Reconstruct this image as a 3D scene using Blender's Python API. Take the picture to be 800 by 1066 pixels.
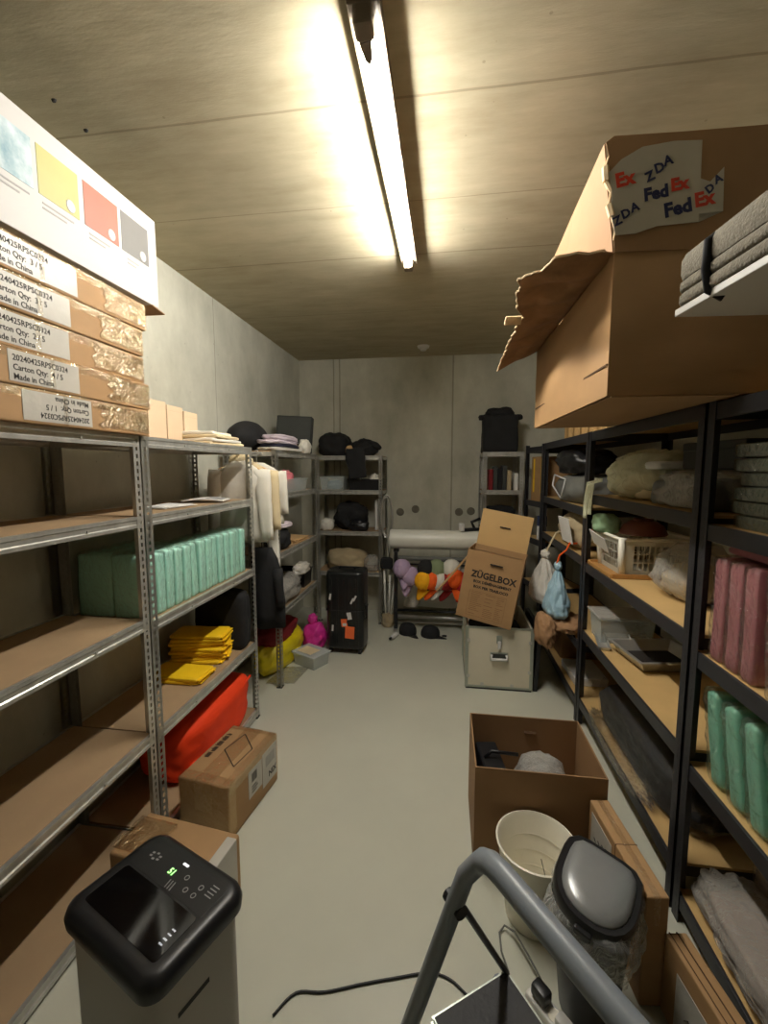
import bpy, bmesh, math, random
from mathutils import Vector, Matrix, Euler, noise

for o in list(bpy.data.objects):
    bpy.data.objects.remove(o, do_unlink=True)
SC = bpy.context.scene
COL = SC.collection
PI = math.pi
R = math.radians

# ------------------------------------------------------------------ camera, world, exposure
cam_d = bpy.data.cameras.new('camera')
cam = bpy.data.objects.new('camera', cam_d)
COL.objects.link(cam)
cam.location = (0, 0, 1.67)
cam.rotation_euler = (R(90 - 5.8), 0, R(8.1))
cam_d.sensor_fit = 'HORIZONTAL'
cam_d.sensor_width = 36.0
cam_d.lens = 36.0 * 450 / 800
cam_d.clip_start = 0.02
SC.camera = cam
W = bpy.data.worlds.new('world')
SC.world = W
W.use_nodes = True
W.node_tree.nodes['Background'].inputs[0].default_value = (0.9, 0.95, 1, 1)
W.node_tree.nodes['Background'].inputs[1].default_value = 0.02
SC.view_settings.view_transform = 'Standard'
SC.view_settings.look = 'None'
SC.view_settings.gamma = 1
SC.view_settings.use_curve_mapping = False
SC.view_settings.exposure = 1.16
LAMP_STRENGTH = 95.0
LAMP_COLOR = (1.0, 0.965, 0.89)

# ------------------------------------------------------------------ materials
def srgb(r, g, b):
    f = lambda c: (c / 255 / 12.92) if c / 255 <= 0.04045 else ((c / 255 + 0.055) / 1.055) ** 2.4
    return (f(r), f(g), f(b), 1)

def newmat(name):
    m = bpy.data.materials.new(name)
    m.use_nodes = True
    nt = m.node_tree
    b = nt.nodes['Principled BSDF']
    return m, nt, b

def N(nt, kind, **kw):
    n = nt.nodes.new(kind)
    for k, v in kw.items():
        if k in n.inputs.keys():
            n.inputs[k].default_value = v
        else:
            setattr(n, k, v)
    return n

def pm(name, col, rough=0.6, metal=0.0, var=0.12, scale=8.0, bump=0.0, bscale=60.0, stretch=(1, 1, 1), spec=0.5, coat=0.0, tint=None):
    """plain procedural material: base colour varied by noise, noise bump"""
    m, nt, b = newmat(name)
    L = nt.links
    tc = N(nt, 'ShaderNodeTexCoord')
    mp = N(nt, 'ShaderNodeMapping')
    mp.inputs['Scale'].default_value = stretch
    L.new(tc.outputs['Object'], mp.inputs['Vector'])
    nz = N(nt, 'ShaderNodeTexNoise', Scale=scale, Detail=5.0, Roughness=0.6)
    L.new(mp.outputs[0], nz.inputs['Vector'])
    rp = N(nt, 'ShaderNodeValToRGB')
    c = col
    rp.color_ramp.elements[0].position = 0.3
    rp.color_ramp.elements[1].position = 0.7
    d = tint or [x * (1 - var) for x in c[:3]]
    rp.color_ramp.elements[0].color = (d[0], d[1], d[2], 1)
    rp.color_ramp.elements[1].color = (min(1, c[0] * (1 + var)), min(1, c[1] * (1 + var)), min(1, c[2] * (1 + var)), 1)
    L.new(nz.outputs['Fac'], rp.inputs[0])
    L.new(rp.outputs[0], b.inputs['Base Color'])
    b.inputs['Roughness'].default_value = rough
    b.inputs['Metallic'].default_value = metal
    b.inputs['Specular IOR Level'].default_value = spec
    b.inputs['Coat Weight'].default_value = coat
    if bump:
        n2 = N(nt, 'ShaderNodeTexNoise', Scale=bscale, Detail=4.0)
        L.new(mp.outputs[0], n2.inputs['Vector'])
        bp = N(nt, 'ShaderNodeBump', Strength=bump, Distance=0.01)
        L.new(n2.outputs['Fac'], bp.inputs['Height'])
        L.new(bp.outputs[0], b.inputs['Normal'])
    return m

def film(name, col, opacity=0.35, rough=0.2, bump=0.4, bscale=25.0, edge=0.35, clear=False):
    """thin plastic film: transparent where flat-on, whiter and glossier along wrinkles"""
    m, nt, b = newmat(name)
    L = nt.links
    b.inputs['Base Color'].default_value = col
    b.inputs['Roughness'].default_value = rough
    tc = N(nt, 'ShaderNodeTexCoord')
    nz = N(nt, 'ShaderNodeTexNoise', Scale=bscale, Detail=4.0, Distortion=1.5)
    L.new(tc.outputs['Object'], nz.inputs['Vector'])
    bp = N(nt, 'ShaderNodeBump', Strength=bump, Distance=0.02)
    L.new(nz.outputs['Fac'], bp.inputs['Height'])
    L.new(bp.outputs[0], b.inputs['Normal'])
    lw = N(nt, 'ShaderNodeLayerWeight', Blend=0.4)
    L.new(bp.outputs[0], lw.inputs['Normal'])
    ma = N(nt, 'ShaderNodeMath', operation='MULTIPLY_ADD')
    L.new(lw.outputs['Facing'], ma.inputs[0])
    ma.inputs[1].default_value = edge
    ma.inputs[2].default_value = opacity
    ma.use_clamp = True
    tr = N(nt, 'ShaderNodeBsdfTransparent')
    mx = N(nt, 'ShaderNodeMixShader')
    L.new(ma.outputs[0], mx.inputs[0])
    L.new(tr.outputs[0], mx.inputs[1])
    if clear:
        gl = N(nt, 'ShaderNodeBsdfGlossy', Roughness=rough)
        gl.inputs['Color'].default_value = col
        L.new(bp.outputs[0], gl.inputs['Normal'])
        L.new(gl.outputs[0], mx.inputs[2])
    else:
        L.new(b.outputs[0], mx.inputs[2])
    L.new(mx.outputs[0], nt.nodes['Material Output'].inputs['Surface'])
    return m

def emit(name, col, s):
    m, nt, b = newmat(name)
    b.inputs['Base Color'].default_value = (0.8, 0.8, 0.8, 1)
    b.inputs['Emission Color'].default_value = (*col[:3], 1)
    b.inputs['Emission Strength'].default_value = s
    return m

def concrete(name, c1, c2, joints=(), axis='Y', jw=0.004, streak=(1, 1, 1), bump=0.25, jdark=0.55):
    """board-marked concrete: blotches, streaks along the boards, pores, pour joints"""
    m, nt, b = newmat(name)
    L = nt.links
    tc = N(nt, 'ShaderNodeTexCoord')
    mp = N(nt, 'ShaderNodeMapping')
    mp.inputs['Scale'].default_value = streak
    L.new(tc.outputs['Object'], mp.inputs['Vector'])
    a = N(nt, 'ShaderNodeTexNoise', Scale=1.3, Detail=8.0, Roughness=0.62)
    L.new(tc.outputs['Object'], a.inputs['Vector'])
    s = N(nt, 'ShaderNodeTexNoise', Scale=4.0, Detail=6.0, Roughness=0.65)
    L.new(mp.outputs[0], s.inputs['Vector'])
    ad = N(nt, 'ShaderNodeMath', operation='ADD')
    L.new(a.outputs['Fac'], ad.inputs[0])
    L.new(s.outputs['Fac'], ad.inputs[1])
    hf = N(nt, 'ShaderNodeMath', operation='MULTIPLY')
    L.new(ad.outputs[0], hf.inputs[0])
    hf.inputs[1].default_value = 0.5
    rp = N(nt, 'ShaderNodeValToRGB')
    rp.color_ramp.elements[0].position = 0.33
    rp.color_ramp.elements[1].position = 0.66
    rp.color_ramp.elements[0].color = c1
    rp.color_ramp.elements[1].color = c2
    L.new(hf.outputs[0], rp.inputs[0])
    last = rp.outputs[0]
    # pores
    vo = N(nt, 'ShaderNodeTexVoronoi', Scale=9.0)
    L.new(tc.outputs['Object'], vo.inputs['Vector'])
    lt = N(nt, 'ShaderNodeMath', operation='LESS_THAN')
    L.new(vo.outputs['Distance'], lt.inputs[0])
    lt.inputs[1].default_value = 0.045
    mx = N(nt, 'ShaderNodeMixRGB')
    mx.blend_type = 'MULTIPLY'
    sc = N(nt, 'ShaderNodeMath', operation='MULTIPLY')
    L.new(lt.outputs[0], sc.inputs[0])
    sc.inputs[1].default_value = 0.35
    L.new(sc.outputs[0], mx.inputs[0])
    L.new(last, mx.inputs[1])
    mx.inputs[2].default_value = (0.3, 0.28, 0.25, 1)
    last = mx.outputs[0]
    sp = N(nt, 'ShaderNodeSeparateXYZ')
    L.new(tc.outputs['Object'], sp.inputs[0])
    wob = N(nt, 'ShaderNodeTexNoise', Scale=3.0, Detail=3.0)
    L.new(tc.outputs['Object'], wob.inputs['Vector'])
    hsum = s.outputs['Fac']
    for j in joints:
        w = jw
        if isinstance(j, tuple):
            j, w = j
        su = N(nt, 'ShaderNodeMath', operation='SUBTRACT')
        L.new(sp.outputs[axis], su.inputs[0])
        su.inputs[1].default_value = j
        wa = N(nt, 'ShaderNodeMath', operation='MULTIPLY_ADD')
        L.new(wob.outputs['Fac'], wa.inputs[0])
        wa.inputs[1].default_value = 0.012
        L.new(su.outputs[0], wa.inputs[2])
        ab = N(nt, 'ShaderNodeMath', operation='ABSOLUTE')
        L.new(wa.outputs[0], ab.inputs[0])
        l2 = N(nt, 'ShaderNodeMath', operation='LESS_THAN')
        L.new(ab.outputs[0], l2.inputs[0])
        l2.inputs[1].default_value = w
        k = N(nt, 'ShaderNodeMath', operation='MULTIPLY')
        L.new(l2.outputs[0], k.inputs[0])
        k.inputs[1].default_value = jdark
        m2 = N(nt, 'ShaderNodeMixRGB')
        m2.blend_type = 'MULTIPLY'
        L.new(k.outputs[0], m2.inputs[0])
        L.new(last, m2.inputs[1])
        m2.inputs[2].default_value = (0.35, 0.32, 0.28, 1)
        last = m2.outputs[0]
    L.new(last, b.inputs['Base Color'])
    b.inputs['Roughness'].default_value = 0.85
    b.inputs['Specular IOR Level'].default_value = 0.25
    bp = N(nt, 'ShaderNodeBump', Strength=bump, Distance=0.02)
    L.new(hsum, bp.inputs['Height'])
    L.new(bp.outputs[0], b.inputs['Normal'])
    return m

M = {}
M['ceiling'] = concrete('ceiling_concrete', srgb(158, 148, 122), srgb(192, 183, 156), joints=((0.72, .004), (1.56, .005), (2.12, .003), (2.62, .006), (3.5, .004)), axis='Y', streak=(0.6, 2.6, 1), bump=0.14, jdark=0.45)
M['wall'] = concrete('wall_concrete', srgb(168, 167, 152), srgb(206, 205, 190), joints=((3.05, .004),), axis='Y', streak=(1, 1, 0.6), bump=0.08)
M['wall_back'] = concrete('back_wall_concrete', srgb(166, 163, 146), srgb(206, 203, 186), joints=((0.07, .009), (-1.20, .008), (-1.27, .008)), axis='X', streak=(1, 1, 0.5), bump=0.08)
M['floor'] = pm('floor_paint', srgb(194, 194, 178), rough=0.36, var=0.05, scale=1.6, bump=0.02, bscale=40)
M['card'] = pm('cardboard', srgb(166, 130, 88), rough=0.7, var=0.08, scale=3, bump=0.05, bscale=30, stretch=(1, 1, 3))
M['card_dark'] = pm('cardboard_brown', srgb(150, 115, 78), rough=0.75, var=0.1, scale=3, bump=0.05, bscale=20)
M['card_pale'] = pm('cardboard_pale', srgb(205, 168, 112), rough=0.75, var=0.05, scale=3)
M['card_torn'] = pm('torn_cardboard', srgb(150, 112, 76), rough=0.9, var=0.25, scale=9, bump=0.4, bscale=25)
M['card_edge'] = pm('torn_paper_edge', srgb(222, 196, 156), rough=0.9, var=0.15, scale=30)
M['tape'] = film('packing_tape', srgb(246, 222, 176), opacity=0.10, rough=0.14, bump=0.5, bscale=40, edge=.4, clear=True)
M['tape_clear'] = film('clear_packing_tape', srgb(250, 236, 204), opacity=0.10, rough=0.12, bump=0.6, bscale=45, edge=.45, clear=True)
M['seam'] = pm('box_seam', srgb(80, 54, 30), rough=0.9)
M['board'] = pm('shelf_hardboard', srgb(166, 139, 106), rough=0.6, var=0.08, scale=5)
M['mdf'] = pm('shelf_chipboard', srgb(200, 166, 110), rough=0.55, var=0.07, scale=5)
M['galv'] = pm('galvanised_steel', srgb(196, 195, 188), rough=0.36, metal=0.65, var=0.2, scale=14, stretch=(1, 1, 0.4), bump=0.05, bscale=25)
M['blacksteel'] = pm('black_powder_coat', srgb(43, 43, 46), rough=0.42, var=0.15, scale=20)
M['white'] = pm('white_card', srgb(212, 210, 206), rough=0.5, var=0.015)
M['boxwhite'] = pm('sample_box_white', srgb(184, 182, 178), rough=0.5, var=0.015)
M['paper'] = pm('white_paper', srgb(222, 220, 214), rough=0.8, var=0.03)
M['label'] = pm('white_label', srgb(186, 182, 172), rough=0.35, var=0.05, scale=14, bump=0.15, bscale=30)
M['ink'] = pm('black_ink', srgb(32, 28, 26), rough=0.7)
M['greyink'] = pm('grey_ink', srgb(150, 148, 145), rough=0.7)
M['brownink'] = pm('brown_ink', srgb(128, 92, 60), rough=0.7)
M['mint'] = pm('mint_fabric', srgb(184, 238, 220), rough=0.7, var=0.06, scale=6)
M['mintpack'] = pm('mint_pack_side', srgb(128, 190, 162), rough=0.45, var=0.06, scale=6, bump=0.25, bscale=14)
M['pink'] = pm('pink_pack', srgb(168, 104, 110), rough=0.5, var=0.08, scale=5, bump=0.3, bscale=12)
M['greygreen'] = pm('grey_green_pack', srgb(80, 88, 70), rough=0.45, var=0.14, scale=5, bump=0.3, bscale=12)
M['yellow'] = pm('yellow_mailer', srgb(246, 200, 24), rough=0.55, var=0.05, scale=5, bump=0.1, bscale=12)
M['red'] = pm('orange_red_fabric', srgb(250, 66, 12), rough=0.75, var=0.06, scale=4, bump=0.15, bscale=9)
M['black'] = pm('black_fabric', srgb(24, 24, 25), rough=0.85, var=0.25, scale=8, bump=0.3, bscale=20)
M['blackpl'] = pm('black_plastic', srgb(26, 26, 28), rough=0.38, var=0.1)
M['darkgrey'] = pm('dark_grey_foam', srgb(58, 60, 56), rough=0.8, var=0.08, scale=12)
M['grey'] = pm('grey_plastic', srgb(172, 166, 158), rough=0.5, var=0.03, scale=4)
M['glossblack'] = pm('gloss_black', srgb(8, 8, 10), rough=0.08, var=0.1)
M['lid'] = pm('bin_lid_grey', srgb(150, 152, 152), rough=0.3, metal=0.3, var=0.05)
M['cream'] = pm('cream_plastic', srgb(236, 230, 212), rough=0.4, var=0.03)
M['whitecloth'] = pm('white_cloth', srgb(224, 219, 206), rough=0.9, var=0.04, scale=6, bump=0.25, bscale=10)
M['creamcloth'] = pm('cream_cloth', srgb(214, 196, 158), rough=0.9, var=0.06, scale=6, bump=0.25, bscale=10)
M['lilaccloth'] = pm('lilac_cloth', srgb(206, 192, 200), rough=0.9, var=0.06, scale=6, bump=0.3, bscale=12)
M['navy'] = pm('navy_cloth', srgb(48, 48, 66), rough=0.9, var=0.1)
M['beigecloth'] = pm('beige_cloth', srgb(176, 158, 124), rough=0.9, var=0.15, scale=7, bump=0.4, bscale=10)
M['pinkcloth'] = pm('pink_cloth', srgb(232, 130, 140), rough=0.9, var=0.1, scale=9, bump=0.3)
M['brownpaper'] = pm('brown_paper', srgb(160, 122, 86), rough=0.8, var=0.15, scale=8, bump=0.5, bscale=14)
M['tan'] = pm('tan_card', srgb(206, 168, 118), rough=0.8, var=0.08)
M['peach'] = pm('peach_card', srgb(222, 196, 164), rough=0.8, var=0.03)
M['tube'] = emit('lamp_tube', LAMP_COLOR, LAMP_STRENGTH)
M['housing'] = pm('lamp_housing', srgb(120, 108, 92), rough=0.5, var=0.05)
M['rollwhite'] = pm('white_vinyl', srgb(222, 220, 208), rough=0.35, var=0.03)
M['silver'] = pm('silver_board', srgb(212, 204, 182), rough=0.5, var=0.04, scale=5)
M['alu'] = pm('aluminium_trim', srgb(170, 176, 166), rough=0.35, metal=0.7, var=0.08)
M['steel'] = pm('steel', srgb(200, 198, 192), rough=0.35, metal=0.7, var=0.1)
M['ladder'] = pm('ladder_grey', srgb(134, 141, 148), rough=0.38, var=0.06, scale=10)
M['ladder_dark'] = pm('ladder_dark', srgb(52, 54, 60), rough=0.5, var=0.06)
M['tread'] = pm('tread_mat', srgb(46, 46, 48), rough=0.65, var=0.12, scale=30, bump=0.2, bscale=120)
M['greenled'] = emit('green_led', (0.25, 1.0, 0.15), 0.9)
M['whiteled'] = emit('white_led', (0.95, 0.97, 1.0), 0.5)
M['icon'] = pm('panel_print', srgb(150, 150, 150), rough=0.5)
M['film'] = film('clear_film', srgb(240, 238, 232), opacity=0.06, rough=0.16, edge=0.5, bump=1.0, clear=True)
M['filmmint'] = film('clear_film_mint', srgb(232, 248, 240), opacity=0.06, rough=0.2, bscale=26, edge=.5, bump=1.0, clear=True)
M['filmgrey'] = film('cloudy_film', srgb(205, 200, 190), opacity=0.28, rough=0.2, edge=.35)
M['bagyellow'] = film('yellowish_bag', srgb(244, 242, 206), opacity=0.42, rough=0.2, bscale=18, bump=.6)
M['bagwhite'] = film('white_bag', srgb(236, 230, 218), opacity=0.6, rough=0.3, bscale=22)
M['bagblue'] = film('pale_blue_bag', srgb(170, 204, 220), opacity=0.8, rough=0.35, bscale=22)
M['clearbox'] = film('clear_plastic_box', srgb(212, 218, 214), opacity=0.3, rough=0.15, bump=0.02)
M['taupe'] = pm('taupe_cloth', srgb(134, 116, 104), rough=0.8, var=0.1, bump=0.3, bscale=12)
M['greycloth'] = pm('grey_cloth', srgb(110, 110, 104), rough=0.85, var=0.12, bump=0.3, bscale=12)
M['greencloth'] = pm('pale_green_cloth', srgb(142, 172, 134), rough=0.85, var=0.08, bump=0.2)
M['redbrown'] = pm('red_brown_plastic', srgb(110, 60, 44), rough=0.5, var=0.08)
M['orange'] = pm('orange_fabric', srgb(244, 96, 16), rough=0.75, var=0.06)
M['capyellow'] = pm('yellow_twill', srgb(248, 178, 14), rough=0.8, var=0.06)
M['capred'] = pm('red_twill', srgb(196, 18, 34), rough=0.8, var=0.06)
M['capdarkred'] = pm('dark_red_twill', srgb(146, 22, 20), rough=0.8, var=0.06)
M['caplilac'] = pm('lilac_twill', srgb(182, 158, 186), rough=0.8, var=0.06)
M['capgreen'] = pm('sage_twill', srgb(128, 140, 104), rough=0.8, var=0.06)
M['pinkbag'] = pm('magenta_plastic', srgb(214, 52, 148), rough=0.35, var=0.1, scale=6, bump=0.5, bscale=12)
M['yellowbag'] = pm('yellow_bag', srgb(228, 208, 22), rough=0.5, var=0.08, bump=0.3, bscale=10)
M['darkred'] = pm('dark_red_fabric', srgb(120, 18, 24), rough=0.8, var=0.12)
M['wovengrey'] = pm('grey_woven', srgb(118, 112, 98), rough=0.9, var=0.25, scale=130, bump=0.6, bscale=160)
M['fedred'] = pm('red_print', srgb(206, 62, 36), rough=0.5, var=0.1)
M['fednavy'] = pm('navy_print', srgb(34, 38, 78), rough=0.5, var=0.1)
M['fedtape'] = pm('printed_white_tape', srgb(186, 178, 160), rough=0.35, var=0.06, scale=10, bump=0.2, bscale=25)
M['swmarble'] = pm('marble_print', srgb(186, 196, 198), rough=0.5, scale=14, tint=srgb(104, 142, 154))
M['swolive'] = pm('olive_print', srgb(170, 166, 100), rough=0.5, var=0.05)
M['swterra'] = pm('terracotta_print', srgb(158, 96, 76), rough=0.5, var=0.05)
M['swgrey'] = pm('grey_print', srgb(108, 106, 102), rough=0.5, var=0.06)
M['luggage'] = pm('black_shell', srgb(25, 27, 27), rough=0.32, var=0.08)
M['tagorange'] = pm('orange_tag', srgb(250, 116, 60), rough=0.5, var=0.03)
M['cable'] = pm('black_rubber', srgb(30, 30, 32), rough=0.5)
M['capmark'] = pm('form_tie_mortar', srgb(112, 106, 92), rough=0.9, var=0.2, scale=20)
M['wood'] = pm('wood_tray', srgb(176, 128, 70), rough=0.5, var=0.1, scale=6, stretch=(4, 1, 1))
M['filmbag'] = film('liner_film', srgb(225, 225, 220), opacity=0.16, rough=0.15, bump=0.9, bscale=24, edge=.5)
M['filmthin'] = film('thin_clear_film', srgb(235, 234, 230), opacity=0.03, rough=0.14, edge=0.2, bump=.8, clear=True)
M['bubble'] = film('bubble_wrap', srgb(226, 224, 216), opacity=0.4, rough=0.2, bump=0.9, bscale=70)
M['bluecap'] = pm('dark_blue_plastic', srgb(46, 58, 92), rough=0.4)

# ------------------------------------------------------------------ helpers
def sgn(v):
    return -1 if v < 0 else 1

class MB:
    """collects shapes into one mesh"""
    def __init__(self):
        self.bm = bmesh.new()

    def hexa(self, P8):
        v = [self.bm.verts.new(p) for p in P8]
        for f in ((0, 3, 2, 1), (4, 5, 6, 7), (0, 1, 5, 4), (1, 2, 6, 5), (2, 3, 7, 6), (3, 0, 4, 7)):
            self.bm.faces.new([v[i] for i in f])
        return self

    def box(self, x0, x1, y0, y1, z0, z1, T=None, bev=0.0, seg=2):
        P8 = [(x0, y0, z0), (x1, y0, z0), (x1, y1, z0), (x0, y1, z0), (x0, y0, z1), (x1, y0, z1), (x1, y1, z1), (x0, y1, z1)]
        b2 = bmesh.new()
        v = [b2.verts.new(p) for p in P8]
        for f in ((0, 3, 2, 1), (4, 5, 6, 7), (0, 1, 5, 4), (1, 2, 6, 5), (2, 3, 7, 6), (3, 0, 4, 7)):
            b2.faces.new([v[i] for i in f])
        if bev:
            bmesh.ops.bevel(b2, geom=list(b2.edges), offset=bev, segments=seg, affect='EDGES', profile=0.5)
        self.merge(b2, T)
        return self

    def merge(self, b2, T=None):
        if T is not None:
            b2.transform(T)
        me = bpy.data.meshes.new('tmp')
        b2.to_mesh(me)
        b2.free()
        self.bm.from_mesh(me)
        bpy.data.meshes.remove(me)

    def tube(self, pts, r, seg=8, closed=False, rr=None):
        pts = [Vector(p) for p in pts]
        n = len(pts)
        rings = []
        up = Vector((0, 0, 1))
        prev = None
        for i, p in enumerate(pts):
            a = pts[(i - 1) % n] if (closed or i > 0) else p
            c = pts[(i + 1) % n] if (closed or i < n - 1) else p
            t = (c - a)
            if t.length < 1e-9:
                t = Vector((0, 0, 1))
            t.normalize()
            if prev is None:
                s = t.cross(up)
                if s.length < 1e-3:
                    s = t.cross(Vector((1, 0, 0)))
            else:
                s = prev - t * prev.dot(t)
            s.normalize()
            prev = s
            u = s.cross(t)
            ri = r if not callable(r) else r(i / (n - 1))
            ry = ri if rr is None else (rr if not callable(rr) else rr(i / (n - 1)))
            rings.append([self.bm.verts.new(p + s * math.cos(2 * PI * k / seg) * ri + u * math.sin(2 * PI * k / seg) * ry) for k in range(seg)])
        m = n if closed else n - 1
        for i in range(m):
            A, B = rings[i], rings[(i + 1) % n]
            for k in range(seg):
                self.bm.faces.new((A[k], A[(k + 1) % seg], B[(k + 1) % seg], B[k]))
        if not closed:
            self.bm.faces.new(rings[0][::-1])
            self.bm.faces.new(rings[-1])
        return self

    def cyl(self, p0, p1, r0, r1=None, seg=20):
        r1 = r0 if r1 is None else r1
        return self.tube([p0, p1], lambda t: r0 + (r1 - r0) * t, seg)

    def lathe(self, prof, seg=32, c=(0, 0, 0), sx=1, sy=1, cap0=False, cap1=False, T=None):
        b2 = bmesh.new()
        rings = []
        for (r, z) in prof:
            if r < 1e-6:
                rings.append([b2.verts.new((c[0], c[1], c[2] + z))])
            else:
                rings.append([b2.verts.new((c[0] + r * sx * math.cos(2 * PI * k / seg), c[1] + r * sy * math.sin(2 * PI * k / seg), c[2] + z)) for k in range(seg)])
        for A, B in zip(rings, rings[1:]):
            for k in range(seg):
                k2 = (k + 1) % seg
                if len(A) == 1 and len(B) > 1:
                    b2.faces.new((A[0], B[k2], B[k]))
                elif len(B) == 1 and len(A) > 1:
                    b2.faces.new((A[k], A[k2], B[0]))
                elif len(A) > 1:
                    b2.faces.new((A[k], A[k2], B[k2], B[k]))
        if cap0 and len(rings[0]) > 1:
            b2.faces.new(rings[0][::-1])
        if cap1 and len(rings[-1]) > 1:
            b2.faces.new(rings[-1])
        self.merge(b2, T)
        return self

    def prism(self, pts, h, T=None, bev=0.0):
        """polygon in xy extruded by h along z"""
        b2 = bmesh.new()
        a = [b2.verts.new((x, y, 0)) for x, y in pts]
        b = [b2.verts.new((x, y, h)) for x, y in pts]
        n = len(pts)
        b2.faces.new(a[::-1])
        b2.faces.new(b)
        for i in range(n):
            b2.faces.new((a[i], a[(i + 1) % n], b[(i + 1) % n], b[i]))
        if bev:
            bmesh.ops.bevel(b2, geom=list(b2.edges), offset=bev, segments=2, affect='EDGES')
        bmesh.ops.recalc_face_normals(b2, faces=b2.faces)
        self.merge(b2, T)
        return self

    def panel(self, pts, th):
        """3-D polygon (fan-friendly) given thickness th along its mean normal"""
        P = [Vector(p) for p in pts]
        nrm = Vector((0, 0, 0))
        for i in range(len(P)):
            nrm += P[i].cross(P[(i + 1) % len(P)])
        nrm.normalize()
        a = [self.bm.verts.new(p) for p in P]
        b = [self.bm.verts.new(p + nrm * th) for p in P]
        n = len(P)
        f1 = self.bm.faces.new(a[::-1])
        f2 = self.bm.faces.new(b)
        for i in range(n):
            self.bm.faces.new((a[i], a[(i + 1) % n], b[(i + 1) % n], b[i]))
        bmesh.ops.triangulate(self.bm, faces=[f1, f2])
        return self

    def grid(self, fn, nu, nv, th=0.0, closed_u=False):
        V = [[Vector(fn(i / (nu if closed_u else nu - 1), j / (nv - 1))) for j in range(nv)] for i in range(nu)]
        def put(V):
            return [[self.bm.verts.new(p) for p in row] for row in V]
        A = put(V)
        m = nu if closed_u else nu - 1
        for i in range(m):
            for j in range(nv - 1):
                i2 = (i + 1) % nu
                self.bm.faces.new((A[i][j], A[i2][j], A[i2][j + 1], A[i][j + 1]))
        if th:
            NV = []
            for i in range(nu):
                row = []
                for j in range(nv):
                    du = V[min(i + 1, nu - 1)][j] - V[max(i - 1, 0)][j]
                    dv = V[i][min(j + 1, nv - 1)] - V[i][max(j - 1, 0)]
                    nn = du.cross(dv)
                    if nn.length > 0:
                        nn.normalize()
                    row.append(V[i][j] - nn * th)
                NV.append(row)
            B = put(NV)
            for i in range(nu - 1):
                for j in range(nv - 1):
                    self.bm.faces.new((B[i][j], B[i][j + 1], B[i + 1][j + 1], B[i + 1][j]))
            for i in range(nu - 1):
                self.bm.faces.new((A[i][0], B[i][0], B[i + 1][0], A[i + 1][0]))
                self.bm.faces.new((A[i][-1], A[i + 1][-1], B[i + 1][-1], B[i][-1]))
            for j in range(nv - 1):
                self.bm.faces.new((A[0][j], A[0][j + 1], B[0][j + 1], B[0][j]))
                self.bm.faces.new((A[-1][j], B[-1][j], B[-1][j + 1], A[-1][j + 1]))
        return self

    def blob(self, size, seed=0, amp=0.12, freq=2.0, n=2.0, sub=4, T=None, base=True, ridge=0.0):
        """soft bundle: super-ellipsoid displaced by noise, standing on z=0"""
        b2 = bmesh.new()
        bmesh.ops.create_icosphere(b2, subdivisions=sub, radius=1)
        sd = Vector((seed * 3.17, seed * 1.31, seed * 7.77))
        for v in b2.verts:
            p = v.co.copy()
            k = (abs(p.x) ** n + abs(p.y) ** n + abs(p.z) ** n) ** (-1 / n)
            q = p * k
            d = noise.noise(p * freq + sd) * amp + noise.noise(p * freq * 2.7 + sd) * amp * 0.45
            if ridge:
                d += (abs(noise.noise(p * freq * 1.9 + sd * 2)) - 0.2) * ridge
            q *= 1 + d
            v.co = Vector((q.x * size[0] / 2, q.y * size[1] / 2, q.z * size[2] / 2))
        if base:
            lo = -size[2] * 0.5 * 0.86
            for v in b2.verts:
                if v.co.z < lo:
                    v.co.z = lo
            for v in b2.verts:
                v.co.z -= lo
        self.merge(b2, T)
        return self

    def pack(self, size, r, amp=.004, freq=9.0, seed=0, cuts=10, T=None, bulge=0.0, ridge=0.0, base=True):
        """soft rounded-box package standing on z=0, surface wrinkled by noise (metres)"""
        b2 = bmesh.new()
        bmesh.ops.create_cube(b2, size=2)
        bmesh.ops.subdivide_edges(b2, edges=list(b2.edges), cuts=cuts, use_grid_fill=True)
        hx, hy, hz = (x / 2 for x in size)
        sd = Vector((seed * 3.17, seed * 1.31, seed * 7.77))
        for v in b2.verts:
            p = v.co.copy()
            f = lambda t: math.sin(t * PI / 2) * .55 + t * .45
            P3 = Vector((f(p.x) * hx, f(p.y) * hy, f(p.z) * hz))
            q = Vector((max(-hx + r, min(hx - r, P3.x)), max(-hy + r, min(hy - r, P3.y)), max(-hz + r, min(hz - r, P3.z))))
            dd = P3 - q
            n_ = dd.normalized() if dd.length > 1e-9 else P3.normalized()
            pos = q + n_ * r if dd.length > 1e-9 else P3
            k = amp * (noise.noise(pos * freq + sd) + .5 * noise.noise(pos * freq * 2.3 + sd)) + ridge * (abs(noise.noise(pos * freq * 1.6 + sd * 2)) - .2)
            k += bulge * (1 - p.x ** 2) * (1 - p.y ** 2) + bulge * (1 - p.x ** 2) * (1 - p.z ** 2) * (abs(p.y) > .999) + bulge * (1 - p.y ** 2) * (1 - p.z ** 2) * (abs(p.x) > .999)
            v.co = pos + n_ * k
        if base:
            lo = -hz + r * .15
            for v in b2.verts:
                v.co.z = max(v.co.z, lo) - lo
        self.merge(b2, T)
        return self

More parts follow.
